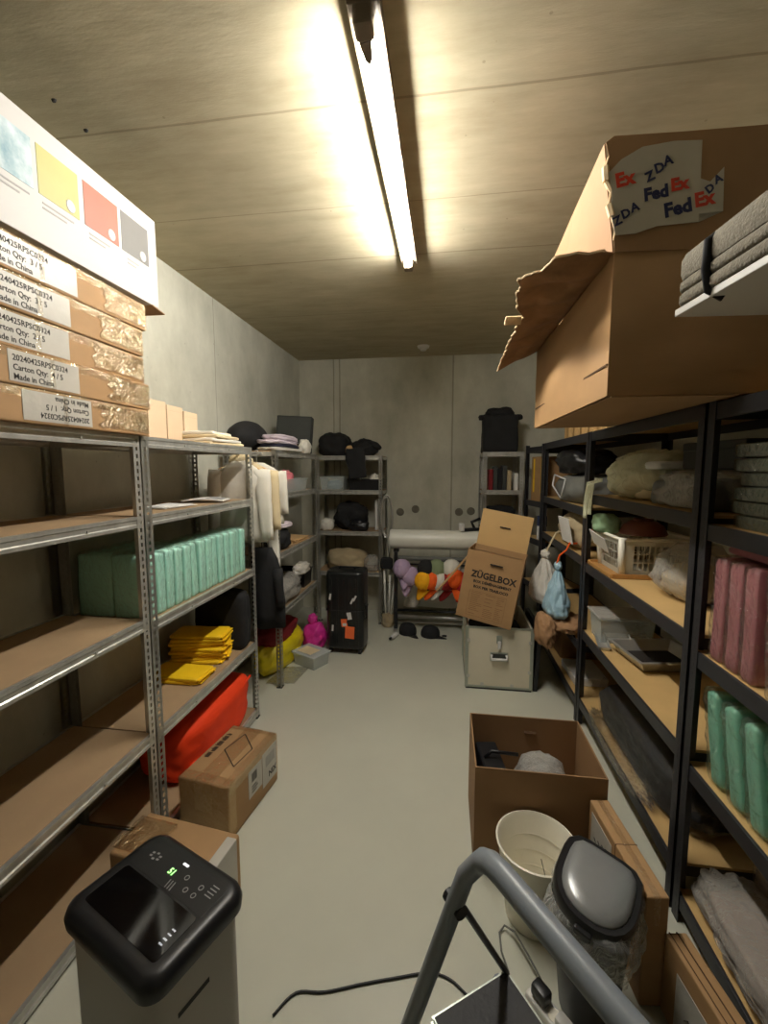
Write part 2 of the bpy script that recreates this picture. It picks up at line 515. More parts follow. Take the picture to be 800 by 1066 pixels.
    def limb(self, pts, rx, ry, seg=18, ripple=0.0, rn=5, seed=0):
        """fabric sleeve / body: elliptical rings along a path (ring x axis stays along world X)"""
        rings = []
        n = len(pts)
        for i, p in enumerate(pts):
            p = Vector(p)
            a = rx[i] if isinstance(rx, (list, tuple)) else rx
            b = ry[i] if isinstance(ry, (list, tuple)) else ry
            ring = []
            for k in range(seg):
                t = 2 * PI * k / seg
                w = 1 + ripple * math.sin(t * rn + seed + i * 0.25) * (i / (n - 1))
                z = noise.noise(Vector((t, i * 0.7, seed))) * 0.01
                ring.append(self.bm.verts.new((p.x + a * math.cos(t), p.y + b * w * math.sin(t) + z, p.z + z)))
            rings.append(ring)
        for A, B in zip(rings, rings[1:]):
            for k in range(seg):
                self.bm.faces.new((A[k], A[(k + 1) % seg], B[(k + 1) % seg], B[k]))
        self.bm.faces.new(rings[0][::-1])
        self.bm.faces.new(rings[-1])
        return self

    def xf(self, T):
        self.bm.transform(T)
        return self

    def build(self, name, mat, parent=None, loc=None, smooth=False, rot=None, angle=None):
        bmesh.ops.recalc_face_normals(self.bm, faces=self.bm.faces)
        me = bpy.data.meshes.new(name)
        self.bm.to_mesh(me)
        self.bm.free()
        me.materials.append(mat if not isinstance(mat, str) else M[mat])
        if smooth:
            for p in me.polygons:
                p.use_smooth = True
            if angle:
                me.set_sharp_from_angle(angle=R(angle))
        o = bpy.data.objects.new(name, me)
        COL.objects.link(o)
        if parent:
            o.parent = parent
        if loc is not None:
            o.location = loc
        if rot is not None:
            o.rotation_euler = rot
        return o

def tag(o, label, cat, group=None, kind=None):
    o['label'] = label
    o['category'] = cat
    if group:
        o['group'] = group
    if kind:
        o['kind'] = kind
    return o

def thing(name, label, cat, loc=(0, 0, 0), rz=0.0, group=None):
    o = bpy.data.objects.new(name, None)
    o.empty_display_size = 0.05
    COL.objects.link(o)
    o.location = loc
    o.rotation_euler = (0, 0, rz) if not isinstance(rz, (tuple, list)) else rz
    return tag(o, label, cat, group)

KIDS = {}
def dup(root, label, loc, rz=0.0, group=None):
    r = root.copy()
    COL.objects.link(r)
    r.location = loc
    r.rotation_euler = (0, 0, rz) if not isinstance(rz, (tuple, list)) else rz
    r['label'] = label
    if group:
        r['group'] = group
    for ch in list(root.children):
        c = ch.copy()
        COL.objects.link(c)
        c.parent = r
        for g in list(ch.children):
            d = g.copy()
            COL.objects.link(d)
            d.parent = c
    return r

def struct(o):
    o['kind'] = 'structure'
    return o

def text(body, size, mat, parent, origin, xdir, ydir, name='printed_text', align='LEFT', bold=0.0, th=0.0004, sx=1.0):
    cu = bpy.data.curves.new('t', 'FONT')
    cu.body = body
    cu.size = size
    cu.align_x = align
    cu.extrude = th
    cu.offset = bold
    cu.resolution_u = 2
    t = bpy.data.objects.new('t', cu)
    COL.objects.link(t)
    dg = bpy.context.evaluated_depsgraph_get()
    me = bpy.data.meshes.new_from_object(t.evaluated_get(dg))
    bpy.data.objects.remove(t, do_unlink=True)
    bpy.data.curves.remove(cu)
    me.materials.clear()
    me.materials.append(M[mat])
    o = bpy.data.objects.new(name, me)
    COL.objects.link(o)
    x = Vector(xdir).normalized()
    y = Vector(ydir)
    y = (y - x * y.dot(x)).normalized()
    z = x.cross(y)
    T = Matrix((x, y, z)).transposed().to_4x4()
    T.translation = Vector(origin)
    me.transform(T @ Matrix.Diagonal((sx, 1, 1, 1)))
    o.parent = parent
    return o

def rotm(rx=0, ry=0, rz=0, loc=(0, 0, 0)):
    return Matrix.Translation(loc) @ Euler((rx, ry, rz)).to_matrix().to_4x4()

ORD = ['first', 'second', 'third', 'fourth', 'fifth', 'sixth', 'seventh', 'eighth', 'ninth', 'tenth', 'eleventh', 'twelfth', 'thirteenth', 'fourteenth', 'fifteenth', 'sixteenth']

# ------------------------------------------------------------------ room shell
XL, XR, YF, YB, ZC = -1.68, 1.40, -3.2, 4.9, 2.89
struct(MB().box(XL - .1, XR + .1, YF - .1, YB + .1, -.1, 0).build('floor', 'floor'))
struct(MB().box(XL - .1, XR + .1, YF - .1, YB + .1, ZC, ZC + .1).build('ceiling', 'ceiling'))
struct(MB().box(XL - .1, XL, YF, YB, 0, ZC).build('wall_left', 'wall'))
struct(MB().box(XR, XR + .1, YF, YB, 0, ZC).build('wall_right', 'wall'))
struct(MB().box(XL - .1, XR + .1, YB, YB + .1, 0, ZC).build('wall_back', 'wall_back'))
struct(MB().box(XL - .1, XR + .1, YF - .1, YF, 0, ZC).build('wall_front', 'wall'))
# mortared form-tie holes in the back wall
for i, (x, z) in enumerate(((-.51, 1.17), (-.335, 1.205), (.153, 1.179), (.285, 1.19))):
    struct(MB().lathe([(0, 0.004), (.03, .004), (.042, .002), (.045, 0)], 20, T=rotm(R(90), 0, 0, (x, YB, z))).build('trim_%d' % (i + 1), 'capmark'))

# ------------------------------------------------------------------ ceiling lamp
t = thing('tube_lamp', 'lit fluorescent batten lamp along the middle of the ceiling', 'lamp', (-.23, 1.93, ZC))
MB().box(-.043, .043, -.72, .72, -.034, 0, bev=.004).build('housing', 'housing', t)
MB().tube([(0, -.665, -.056), (0, .665, -.056)], .019, 14).build('tube', 'tube', t, smooth=True)
for s in (-1, 1):
    MB().box(-.026, .026, s * .692 - .028, s * .692 + .028, -.082, -.03, bev=.008).build('end_cap', 'housing', t)
MB().prism([(-.017, -.665), (.017, -.665), (.010, -.615), (0, -.600), (-.010, -.615)], .006, T=Matrix.Translation((0, 0, -.0830))).build('clip', 'housing', t)
MB().box(.0435, .047, -.72, .72, -.044, 0).build('side_rail', 'housing', t)
# smoke detector
t = thing('smoke_detector', 'small round smoke detector on the ceiling by the back wall', 'smoke detector', (-.24, 4.5, ZC))
MB().lathe([(0, -.045), (.028, -.045), (.034, -.03), (.034, -.02)], 24).build('sensor_head', 'white', t, smooth=True, angle=40)
MB().lathe([(.034, -.022), (.055, -.02), (.062, 0)], 24, cap0=True).build('base', 'white', t, smooth=True, angle=40)
for i, (x, y, w) in enumerate(((-1.31, 1.40, 'nearer of two small rusty steel stubs in the ceiling'), (-1.31, 1.53, 'farther of two small rusty steel stubs in the ceiling'))):
    tag(MB().lathe([(0, -.008), (.004, -.007), (.006, 0)], 8, sx=1.6).build('ceiling_stub', 'ink', loc=(x, y, ZC)), w, 'steel stub')

# ------------------------------------------------------------------ galvanised shelving
def perf_flange(mb, w, h, T, pitch=.03):
    """perforated steel strip in the xz plane, with keyhole slots"""
    b2 = bmesh.new()
    xs = [0, w * .32, w * .62, w]
    n = int(h / pitch)
    zs = []
    for i in range(n):
        zs += [i * pitch, i * pitch + pitch * .55]
    zs.append(h)
    V = [[b2.verts.new((x, 0, z)) for z in zs] for x in xs]
    for i in range(3):
        for j in range(len(zs) - 1):
            if i == 1 and j % 2 == 0:
                continue
            b2.faces.new((V[i][j], V[i + 1][j], V[i + 1][j + 1], V[i][j + 1]))
    bmesh.ops.solidify(b2, geom=list(b2.faces), thickness=.0018)
    mb.merge(b2, T)

def galv_post_mesh(h, w=.045):
    mb = MB()
    perf_flange(mb, w, h, Matrix.Identity(4))
    perf_flange(mb, .036, h, Matrix.Rotation(R(90), 4, 'Z'))
    o = mb.build('post', 'galv')
    me = o.data
    bpy.data.objects.remove(o)
    return me
POST18 = galv_post_mesh(1.80)

def galv_unit(name_label, loc, rz, L, D, zs, group, H=1.83):
    """local frame: x along the length 0..L (front runs at y=0), depth 0..D in +y"""
    t = thing('shelving_unit', name_label, 'shelving unit', loc, rz, group)
    for (x, y, a) in ((0, 0, 0), (L, 0, 90), (L, D, 180), (0, D, 270)):
        o = bpy.data.objects.new('post', POST18)
        COL.objects.link(o)
        o.parent = t
        o.location = (x, y, 0)
        o.rotation_euler = (0, 0, R(a))
        o.scale = (1, 1, zs[0] / 1.80)
        MB().box(-.003, .048, -.003, .04, 0, .008).build('foot', 'blackpl', o)
    for z in zs:
        MB().box(.006, L - .006, .008, D - .008, z - .012, z - .003).build('shelf_board', 'board', t)
        for y0, s in ((0.002, 1), (D - .002, -1)):
            mb = MB()
            prof = [(0, 0), (0, -.012), (.004, -.016), (.004, -.030), (0, -.034), (0, -.046), (.014, -.046), (.014, -.044), (.002, -.044), (.006, -.030), (.006, -.016), (.002, -.012), (.002, -.002), (.016, -.002), (.016, 0)]
            b2 = bmesh.new()
            A = [b2.verts.new((.004, y0 + s * p[0], z + p[1])) for p in prof]
            B = [b2.verts.new((L - .004, y0 + s * p[0], z + p[1])) for p in prof]
            for k in range(len(prof)):
                k2 = (k + 1) % len(prof)
                b2.faces.new((A[k], A[k2], B[k2], B[k]))
            b2.faces.new(A)
            b2.faces.new(B)
            mb.merge(b2)
            for xx in (L * .3, L * .72):
                mb.box(xx - .005, xx + .005, y0 - s * .004 if s > 0 else y0, y0 if s > 0 else y0 + .004, z - .03, z - .022)
            mb.build('beam', 'galv', t)
        for x0 in (.002, L - .006):
            MB().box(x0, x0 + .004, .004, D - .004, z - .044, z - .012).build('side_beam', 'galv', t)
    return t
ZL = (1.80, 1.475, 1.04, .535, .06)
ZB = (1.80, 1.475, 1.02, .525, .06)
g = None
# rotated +90: local x -> +Y, local y(depth) -> -X
galv_unit('galvanised steel shelving unit nearest the camera on the left, carrying flat cartons', (-1.226, .605, 0), R(90), 1.0, .41, ZL, g)
galv_unit('second galvanised shelving unit on the left, holding mint packages and yellow mailers', (-1.226, 1.615, 0), R(90), 1.015, .41, ZB, g)
galv_unit('galvanised shelving unit on the left behind the hanging shirts, with black bags beneath', (-1.215, 3.0, 0), R(90), .98, .41, (1.80, 1.48, 1.03, .585), g)
galv_unit('galvanised corner shelving unit against the back wall behind the black suitcase', (-1.375, 4.46, 0), 0, .72, .4, (1.80, 1.44, 1.0, .56), g)
galv_unit('narrow galvanised shelving unit at the back wall under a tall black bag', (.365, 4.46, 0), 0, .4, .4, (1.83, 1.45, 1.05, .56), g)

# ------------------------------------------------------------------ black shelving
def angle_post_mesh(h, w=.04):
    mb = MB()
    mb.box(0, w, 0, .003, 0, h)
    mb.box(0, .003, 0, w, 0, h)
    b2 = bmesh.new()
    n = int(h / .032)
    for i in range(n):
        z = .02 + i * .032
        mb.box(w * .42, w * .58, -.0006, .0, z, z + .014)
        mb.box(-.0006, 0, w * .42, w * .58, z, z + .014)
    b2.free()
    o = mb.build('post', 'blacksteel')
    me = o.data
    bpy.data.objects.remove(o)
    return me
BPOST = angle_post_mesh(1.89)

def black_unit(label, loc, rz, L, D, zs, bh=.055):
    t = thing('shelving_unit', label, 'shelving unit', loc, rz)
    for (x, y, a) in ((0, 0, 0), (L, 0, 90), (L, D, 180), (0, D, 270)):
        o = bpy.data.objects.new('post', BPOST)
        COL.objects.link(o)
        o.parent = t
        o.location = (x, y, 0)
        o.rotation_euler = (0, 0, R(a))
    for z in zs:
        MB().box(.006, L - .006, .014, D - .014, z - .014, z - .003).build('shelf_board', 'mdf', t)
        for y0 in (.003, D - .015):
            MB().box(.004, L - .004, y0, y0 + .012, z - bh, z, bev=.002).build('beam', 'blacksteel', t)
        for x0 in (.004, L - .014):
            MB().box(x0, x0 + .01, .016, D - .016, z - bh, z - .014).build('side_beam', 'blacksteel', t)
    return t
# rotated -90: local x -> -Y, local depth -> +X ; loc is the far front corner
XF = .87
black_unit('black steel shelving unit nearest the camera on the right, holding pink and mint packages', (XF, 1.615, 0), R(-90), 1.2, .46, (1.885, 1.483, 1.035, .618, .11))
black_unit('second black shelving unit on the right, with the white basket and the bare boards', (XF, 2.84, 0), R(-90), 1.21, .46, (1.89, 1.51, 1.08, .645, .19))
black_unit('third black shelving unit on the right, with two tied bags hanging off it', (XF, 4.06, 0), R(-90), 1.21, .46, (1.89, 1.42, 1.10, .535, .15))
black_unit('last black shelving unit on the right, with the upright yellow-taped carton', (.785, 4.485, 0), R(-78), .41, .44, (1.87, 1.36, 1.0, .56, .14))

# ------------------------------------------------------------------ cartons and white box, top of the near left unit
def carton_stack():
    X0 = -1.2
    specs = [
        # (z0, y end, jitter x, label kind, y of label start, y of label end, flipped)
        (1.801, 1.632, .000, '1 / 5', 1.10, 1.345, True),
        (1.904, 1.640, .004, '4 / 5', 1.065, 1.298, False),
        (2.007, 1.626, -.004, '2 / 5', 1.02, 1.277, False),
        (2.110, 1.620, .002, '3 / 5', 1.03, 1.283, False),
        (2.213, 1.640, .006, '3 / 5', 1.02, 1.313, False),
    ]
    pos = ['lowest', 'second from the bottom', 'middle', 'second from the top', 'topmost']
    for i, (z, ye, jx, q, l0, l1, flip) in enumerate(specs):
        t = thing('flat_carton', 'flat brown taped carton, %s of the stack at top left' % pos[i], 'carton', (X0 + jx, ye, z), 0, 'flat cartons stacked on the near left unit')
        MB().box(-.40, 0, -1.0, 0, 0, .101, bev=.004).build('body', 'card', t)
        MB().box(-.39, .0012, -.09, .0012, .006, .096, bev=.001).build('corner_tape', 'tape', t)
        MB().box(-.02, .0011, -.95, -.1, .074, .1025).build('edge_tape', 'tape_clear', t)
        rd = random.Random(i)
        mb = MB()
        ya = -.20 - .05 * rd.random()
        mb.grid(lambda u, v: (.0022 + .0022 * abs(noise.noise(Vector((u * 9, v * 5, i * 3.3)))), -.004 + (ya - .03 * noise.noise(Vector((v * 4, i, 0)))) * u, .010 + v * .082), 30, 16, th=.0006)
        mb.build('tape_strip', 'tape_clear', t, smooth=True)
        # sticker
        a, b = l0 - ye, l1 - ye
        lab = MB().box(.0003, .0016, a, b, .008, .094).build('sticker', 'label', t)
        xd = (0, 1, 0) if not flip else (0, -1, 0)
        yd = (0, 0, 1) if not flip else (0, 0, -1)
        oy = a + .012 if not flip else b - .012
        oz = (.066, .040, .014) if not flip else (.034, .060, .086)
        lines = ('20240425RPSC0324', 'Carton Qty:  ' + q, 'Made in China')
        for k, ln in enumerate(lines):
            text(ln, .0235, 'ink', lab, (.0018, oy, oz[k]), xd, yd, sx=.92, bold=.0003)
        MB().box(.0014, .0022, a + (b - a) * .55, a + (b - a) * .55 + .016, .004, .098).build('sticker_crease', 'tape_clear', t)
carton_stack()
# loose brown flap under the white box end
tag(MB().panel([(-1.36, 1.66, 2.318), (-1.17, 1.655, 2.316), (-1.16, 1.715, 2.30), (-1.35, 1.72, 2.302)], .004).build('cardboard_sheet', 'card_dark'), 'loose brown cardboard sheet sticking out between white box and topmost carton', 'cardboard')

t = thing('sample_box', 'long white box with four colour swatches on top of the cartons', 'box', (-1.185, 1.715, 2.326))
MB().box(-.40, 0, -1.15, 0, 0, .338, bev=.002).build('body', 'boxwhite', t)
def swatch(name, mat, y0, y1):
    MB().box(0, .0012, y0 - 1.715, y1 - 1.715, .141, .278).build(name, mat, t)
swatch('marble_swatch', 'swmarble', 1.035, 1.174)
swatch('olive_swatch', 'swolive', 1.190, 1.333)
swatch('terracotta_swatch', 'swterra', 1.354, 1.504)
swatch('grey_swatch', 'swgrey', 1.520, 1.664)
for y0 in (1.300, 1.470, 1.630):
    MB().lathe([(0, .0018), (.016, .0018), (.017, 0)], 20, T=rotm(0, R(90), 0, (.0012, y0 - 1.715, .165)), sx=1.1).build('swatch_tag', 'boxwhite', t)
for (y0, w) in ((1.04, .12), (1.20, .11), (1.37, .09), (1.545, .06)):
    for k in range(2):
        MB().box(0, .0008, y0 - 1.715, y0 - 1.715 + w * (1 - .25 * k), .118 - k * .014, .123 - k * .014).build('caption_line', 'greyink', t)

# ------------------------------------------------------------------ second left unit contents
for i, (y, h, d) in enumerate(((1.99, .215, 'nearest'), (2.135, .205, 'middle'), (2.28, .19, 'farthest'))):
    t = thing('pale_box', '%s of three pale peach boxes standing behind the brown cartons' % d, 'box', (-1.56, y + .07, 1.7975), R(1.5 * (i - 1)), 'pale peach boxes on the second left unit')
    MB().box(-.06, .10, -.068, .068, 0, h, bev=.003).build('body', 'peach', t)
    MB().box(-.0605, .1005, -.0685, .0685, h - .03, h + .001, bev=.003).build('lid', 'peach', t)

def sheets(n, w, d, seed, mat, z0=0, th=.004, spread=.03):
    mb = MB()
    rd = random.Random(seed)
    for k in range(n):
        T = rotm(0, 0, rd.uniform(-.12, .12), (rd.uniform(-spread, spread), rd.uniform(-spread, spread), z0 + k * (th + .0008)))
        w2, d2 = w * rd.uniform(.85, 1), d * rd.uniform(.85, 1)
        ph = rd.uniform(0, 6)
        b2 = MB()
        b2.grid(lambda u, v: ((u - .5) * w2, (v - .5) * d2, .0015 * (1 + math.sin(ph + u * 5 + v * 3)) + th), 8, 8, th=th)
        me = bpy.data.meshes.new('x')
        b2.bm.transform(T)
        b2.bm.to_mesh(me)
        mb.bm.from_mesh(me)
        b2.bm.free()
        bpy.data.meshes.remove(me)
    return mb
t = thing('folded_shirts', 'cream folded shirts piled flat at the far end of the second left unit top', 'folded shirts', (-1.40, 2.42, 1.798))
for k in range(4):
    w, d = (.30 - .02 * k), (.34 - .03 * k)
    mb = MB().pack((w, d, .022), .010, .005, 9, 40 + k)
    mb.build('folded_shirt', 'creamcloth' if k % 2 == 0 else 'whitecloth', t, loc=(.012 * ((k * 7) % 3 - 1), -.01 * k, k * .0195), smooth=True, rot=(0, 0, .06 * (k - 1.5)))
# papers on its second shelf
tag(sheets(3, .16, .25, 3, 'paper', th=.002, spread=.015).build('paper_stack', 'paper', loc=(-1.40, 2.02, 1.4732)), 'white curled papers on the second left unit, nearer the posts', 'papers', None)
t = thing('white_booklet', 'white booklet with a grey printed page on the second left unit', 'booklet', (-1.39, 2.36, 1.4732), R(14))
MB().grid(lambda u, v: ((u - .5) * .23, (v - .5) * .17, .012 + .012 * math.cos((u - .5) * 3.0)), 10, 4, th=.006).build('pages', 'paper', t)
MB().grid(lambda u, v: (.01 + u * .09, (v - .5) * .12, .0135 + .012 * math.cos((.06 + u * .38) * 3.0)), 6, 3, th=.0006).build('print_block', 'greyink', t)

# mint packages: a row along the shelf front and a second row behind it
pk = thing('mint_package', 'x', 'package', (0, 0, 0))
MB().pack((.166, .056, .272), .010, .002, 9, 4).build('fabric', 'mint', pk, smooth=True)
MB().pack((.174, .062, .286), .012, .002, 14, 9, ridge=.009, cuts=16).build('plastic_film', 'filmmint', pk, smooth=True)
first = True
rd = random.Random(7)
for row in range(2):
    n = 14
    for k in range(n):
        y = 1.672 + k * .0655 + .012
        x = -1.343 if row == 0 else -1.523
        lab = ('%s mint green plastic-wrapped package from the posts, front row on the second left unit' if row == 0 else '%s mint green package from the posts, rear row behind the front packages') % ORD[k]
        rz = (rd.uniform(-.03, .03), rd.uniform(-.02, .02), rd.uniform(-.05, .05))
        loc = (x + rd.uniform(-.004, .006), y, 1.0185)
        if row == 1 and k > 5:
            continue
        if first:
            pk.location, pk.rotation_euler = loc, rz
            pk['label'] = lab
            pk['group'] = 'mint green packages on the second left unit'
            first = False
        else:
            dup(pk, lab, loc, rz, 'mint green packages on the second left unit')

# yellow mailers
ym = thing('yellow_mailer', 'x', 'mailer', (0, 0, 0))
MB().pack((.30, .17, .021), .009, .003, 9, 6, bulge=.002).build('pouch', 'yellow', ym, smooth=True)
MB().box(.151, .168, -.08, .08, .006, .0095, bev=.001).build('sealed_edge', 'yellow', ym)
first = True
spots = [(-1.44, 2.10, .524, 3), (-1.435, 2.105, .5425, -2)] + [(-1.455 + .006 * ((k * 5) % 3 - 1), 2.335 + .006 * ((k * 7) % 3), .524 + .0185 * k, 14 + 5 * ((k * 3) % 4 - 1.5)) for k in range(9)]
wd = ['lower yellow padded mailer of the pair nearest the posts', 'upper yellow padded mailer of the pair nearest the posts'] + ['%s yellow padded mailer from the bottom of the tall pile' % ORD[k] for k in range(8)] + ['topmost yellow padded mailer of the tall pile']
for (x, y, z, a), lab in zip(spots, wd):
    if first:
        ym.location, ym.rotation_euler, ym['label'] = (x, y, z), (0, 0, R(a)), lab
        ym['group'] = 'yellow mailers on the second left unit'
        first = False
    else:
        dup(ym, lab, (x, y, z), R(a), 'yellow mailers on the second left unit')
# black bag at the end of that shelf
t = thing('black_bag', 'black fabric bag at the far end of the yellow mailer shelf', 'bag', (-1.41, 2.535, .5235))
MB().blob((.34, .13, .40), seed=12, amp=.06, freq=1.6, n=6, sub=4).build('body', 'black', t, smooth=True)
# orange-red bundle
t = thing('fabric_bundle', 'big bright orange-red fabric bundle on the lowest shelf of the second left unit', 'fabric', (-1.40, 2.22, .0585), R(-3))
MB().blob((.32, .74, .33), seed=21, amp=.08, freq=1.2, n=4, sub=5, ridge=.03).build('bundle', 'red', t, smooth=True)
tube_pts = [(.14, -.33 + .06 * k, .07 + .018 * k + .004 * math.sin(k * 2)) for k in range(12)]
MB().tube(tube_pts, .008, 6).build('hem', 'red', t, smooth=True)

# taped boxes on the floor at the left
def taped_box(name, label, loc, rz, sx, sy, sz, mat='card'):
    t = thing(name, label, 'box', loc, rz)
    MB().box(-sx / 2, sx / 2, -sy / 2, sy / 2, 0, sz, bev=.012, seg=3).build('body', mat, t, smooth=True, angle=30)
    return t
t = taped_box('taped_box', 'brown taped carton with diamond mark and white labels on the floor', (-1.035, 1.885, 0), R(-8), .27, .42, .265)
MB().box(-.05, .05, -.2125, .2125, .12, .2665, bev=.006).build('tape', 'tape', t)
MB().box(-.1365, .1365, -.2118, -.15, .03, .2662, bev=.008).build('tape', 'tape', t)
MB().box(-.1365, .1365, .17, .2118, .03, .2662, bev=.008).build('tape', 'tape', t)
MB().box(.09, .1362, -.205, .205, .215, .2660, bev=.006).build('tape', 'tape_clear', t)
mb = MB()
dm = [(.075, -.085), (.085, .055), (-.02, .15), (-.045, .01)]
for k in range(4):
    a, b = Vector((*dm[k], .2672)), Vector((*dm[(k + 1) % 4], .2672))
    mb.tube([a, b], .0022, 4, rr=.0006)
mb.build('diamond_mark', 'ink', t)
mb = MB()
rd = random.Random(3)
for k in range(26):
    y = -.06 + k * .0075
    if k % 6 == 5:
        continue
    mb.box(-.085 - .02 - rd.random() * .012, -.085, y, y + .004, .2666, .2670)
mb.build('printed_line', 'ink', t)
lb = MB().box(.135, .1368, -.06, .055, .09, .225).build('label', 'label', t)
mb = MB()
for k in range(11):
    y = -.035 + k * .0042
    mb.box(.1367, .1372, y, y + (.0026 if k % 3 else .0014), .16, .205)
mb.build('barcode', 'ink', lb)
mb = MB()
for k in range(3):
    mb.box(.1367, .1372, -.035, .005 + .01 * (k % 2), .135 - k * .014, .141 - k * .014)
mb.build('text_line', 'ink', lb)
lb = MB().box(.135, .1366, .06, .195, .055, .235).build('label', 'label', t)
text('XIN', .042, 'ink', lb, (.1369, .188, .112), (0, -1, 0), (0, 0, -1), bold=.001)
mb = MB()
for k in range(14):
    y = .09 + k * .006
    mb.box(.1365, .1370, y, y + (.0035 if k % 2 else .002), .15, .205)
mb.build('barcode', 'greyink', lb)

t = taped_box('taped_box', 'brown carton with shiny tape behind the black-topped dehumidifier', (-.985, 1.365, 0), R(-7), .42, .20, .27)
MB().box(-.2115, -.04, -.07, .06, .10, .2722, bev=.004).build('tape', 'tape', t)
mb = MB()
mb.grid(lambda u, v: (-.22 + u * .17, -.08 + v * .15, .2745 + .003 * noise.noise(Vector((u * 9, v * 9, 0)))), 14, 12, th=.001)
mb.build('loose_tape', 'tape', t, smooth=True)
MB().box(.17, .2118, -.07, .075, .05, .2712, bev=.004).build('label', 'label', t)

# ------------------------------------------------------------------ dehumidifier
t = thing('dehumidifier', 'grey dehumidifier with a glossy black control top in the left foreground', 'dehumidifier', (-.703, .886, 0), R(-21.5))
def rrect(w, d, r, n=8):
    pts = []
    for cx, cy, a0 in ((w / 2 - r, d / 2 - r, 0), (-w / 2 + r, d / 2 - r, 90), (-w / 2 + r, -d / 2 + r, 180), (w / 2 - r, -d / 2 + r, 270)):
        for k in range(n + 1):
            a = R(a0 + 90 * k / n)
            pts.append((cx + r * math.cos(a), cy + r * math.sin(a)))
    return pts
def rloft(mb, secs):
    rings = [[mb.bm.verts.new((x, y, z)) for x, y in rrect(w, d, r)] for (w, d, r, z) in secs]
    for A, B in zip(rings, rings[1:]):
        n = len(A)
        for k in range(n):
            mb.bm.faces.new((A[k], A[(k + 1) % n], B[(k + 1) % n], B[k]))
    mb.bm.faces.new(rings[0][::-1])
    mb.bm.faces.new(rings[-1])
    return mb
rloft(MB(), [(.325, .235, .035, .012), (.335, .245, .04, .03), (.335, .245, .04, .56)]).build('body', 'grey', t, smooth=True, angle=40)
rloft(MB(), [(.335, .245, .04, .556), (.362, .268, .042, .562), (.368, .274, .045, .585), (.358, .264, .045, .603), (.33, .236, .04, .612), (.30, .207, .035, .611)]).build('top_cover', 'blackpl', t, smooth=True, angle=50)
# tinted window along the long lower side, control strip behind it
rloft(MB(), [(.285, .108, .010, .6105), (.285, .108, .010, .6125)]).build('tinted_window', 'glossblack', t, loc=(.0, -.040, 0))
MB().box(.1672, .1680, -.062, .02, .455, .468, bev=.0003).build('side_slot', 'ink', t)
pn = MB().box(-.148, .148, .020, .102, .6105, .6118, bev=.0005).build('control_panel', 'blackpl', t)
text('51', .022, 'greenled', pn, (-.030, .052, .6122), (1, 0, 0), (0, 1, 0), name='display_digit', bold=.0005)
def icon(x, y, w, h, a=0, mat='icon', par=None):
    MB().box(-w / 2, w / 2, -h / 2, h / 2, 0, .0006, T=rotm(0, 0, R(a), (x, y, .6119))).build('panel_icon', mat, par or pn)
icon(-.004, .090, .020, .006, 0, 'whiteled')
for (x, y) in ((.03, .068), (.055, .045), (.085, .045), (.085, .068)):
    MB().lathe([(.005, 0), (.007, 0), (.007, .0005), (.005, .0005)], 16, c=(x, y, .6119)).build('panel_icon', 'icon', pn)
for k in range(4):
    icon(.118, .088 - .009 * k, .022, .0022)
for k in range(3):
    icon(.000 + .009 * k, .034, .0022, .022, 12)
for k in range(6):
    icon(-.115 + .014 * (k % 3), .062 + .013 * (k // 3) - .004 * (k % 2), .008, .005, 10)
for k in range(4):
    icon(.118, -.030 - .011 * k, .012, .0035, 0, 'whiteled')
for (x, y) in ((-.13, -.085), (.13, -.085), (-.13, .085), (.13, .085)):
    MB().lathe([(0, 0), (.018, 0), (.018, .014), (0, .014)], 14, c=(x, y, 0)).build('foot', 'blackpl', t)

# ------------------------------------------------------------------ garments between the left units
rail = MB().tube([(-1.33, 2.625, 1.775), (-1.33, 3.005, 1.775)], .009, 10).build('hanging_rail', 'steel')
tag(rail, 'short steel rail holding the white shirts between two left units', 'rail')
def garment(name, label, x, y, w, h, mat, seed, sleeve=.0, ztop=1.70, hood=False, slz=.42, hang_mat='tan'):
    t = thing(name, label, 'shirt', (x, y, ztop))
    mb = MB()
    n = 12
    pts, rx, ry = [], [], []
    for i in range(n):
        f = i / (n - 1)
        pts.append((.006 * math.sin(seed + f * 4), .004 * math.sin(seed * 2 + f * 5), -h * f))
        rx.append([.05, w * .32, w * .44, w * .46][i] if i < 4 else w * .46 + .01 * math.sin(f * 6 + seed))
        ry.append([.03, .035, .038, .036][i] if i < 4 else .034)
    mb.limb(pts, rx, ry, 28, ripple=.45, rn=7, seed=seed)
    mb.build('body', mat, t, smooth=True)
    for s in (-1, 1):
        m2 = MB()
        sp, sr, sy = [], [], []
        for i in range(9):
            f = i / 8
            sp.append((s * (w * .38 + .035 * f ** .7), -.012 * math.sin(f * 3), -.055 - slz * f))
            sr.append(.062 - .022 * f)
            sy.append(.034 - .008 * f)
        m2.limb(sp, sr, sy, 14, ripple=.3, rn=4, seed=seed + s)
        m2.build('sleeve', mat, t, smooth=True)
    if hood:
        MB().blob((.16, .08, .12), seed=seed, amp=.15, freq=2, n=2.4, sub=3, T=Matrix.Translation((0, .03, -.06))).build('hood', 'creamcloth', t, smooth=True)
    hk = [(0, 0, 1.775 - ztop + .0095)] if False else None
    z = 1.7755 - ztop
    MB().tube([(0, 0, .0), (0, 0, z - .012)] + [(.014 * math.cos(a) - .0, 0, z + .004 + .014 * math.sin(a)) for a in [R(d) for d in range(-120, 181, 30)]], .0022, 6).build('hanger_hook', 'steel', t)
    MB().tube([(-w * .36, 0, -.055), (0, 0, .0), (w * .36, 0, -.055)], .008, 8).build('hanger', 'tan', t)
    return t
garment('white_hoodie', 'white zipped hoodie hanging nearest at the end of the second left unit', -1.345, 2.69, .40, .53, 'whitecloth', 1.3, hood=True, ztop=1.715, slz=.46)
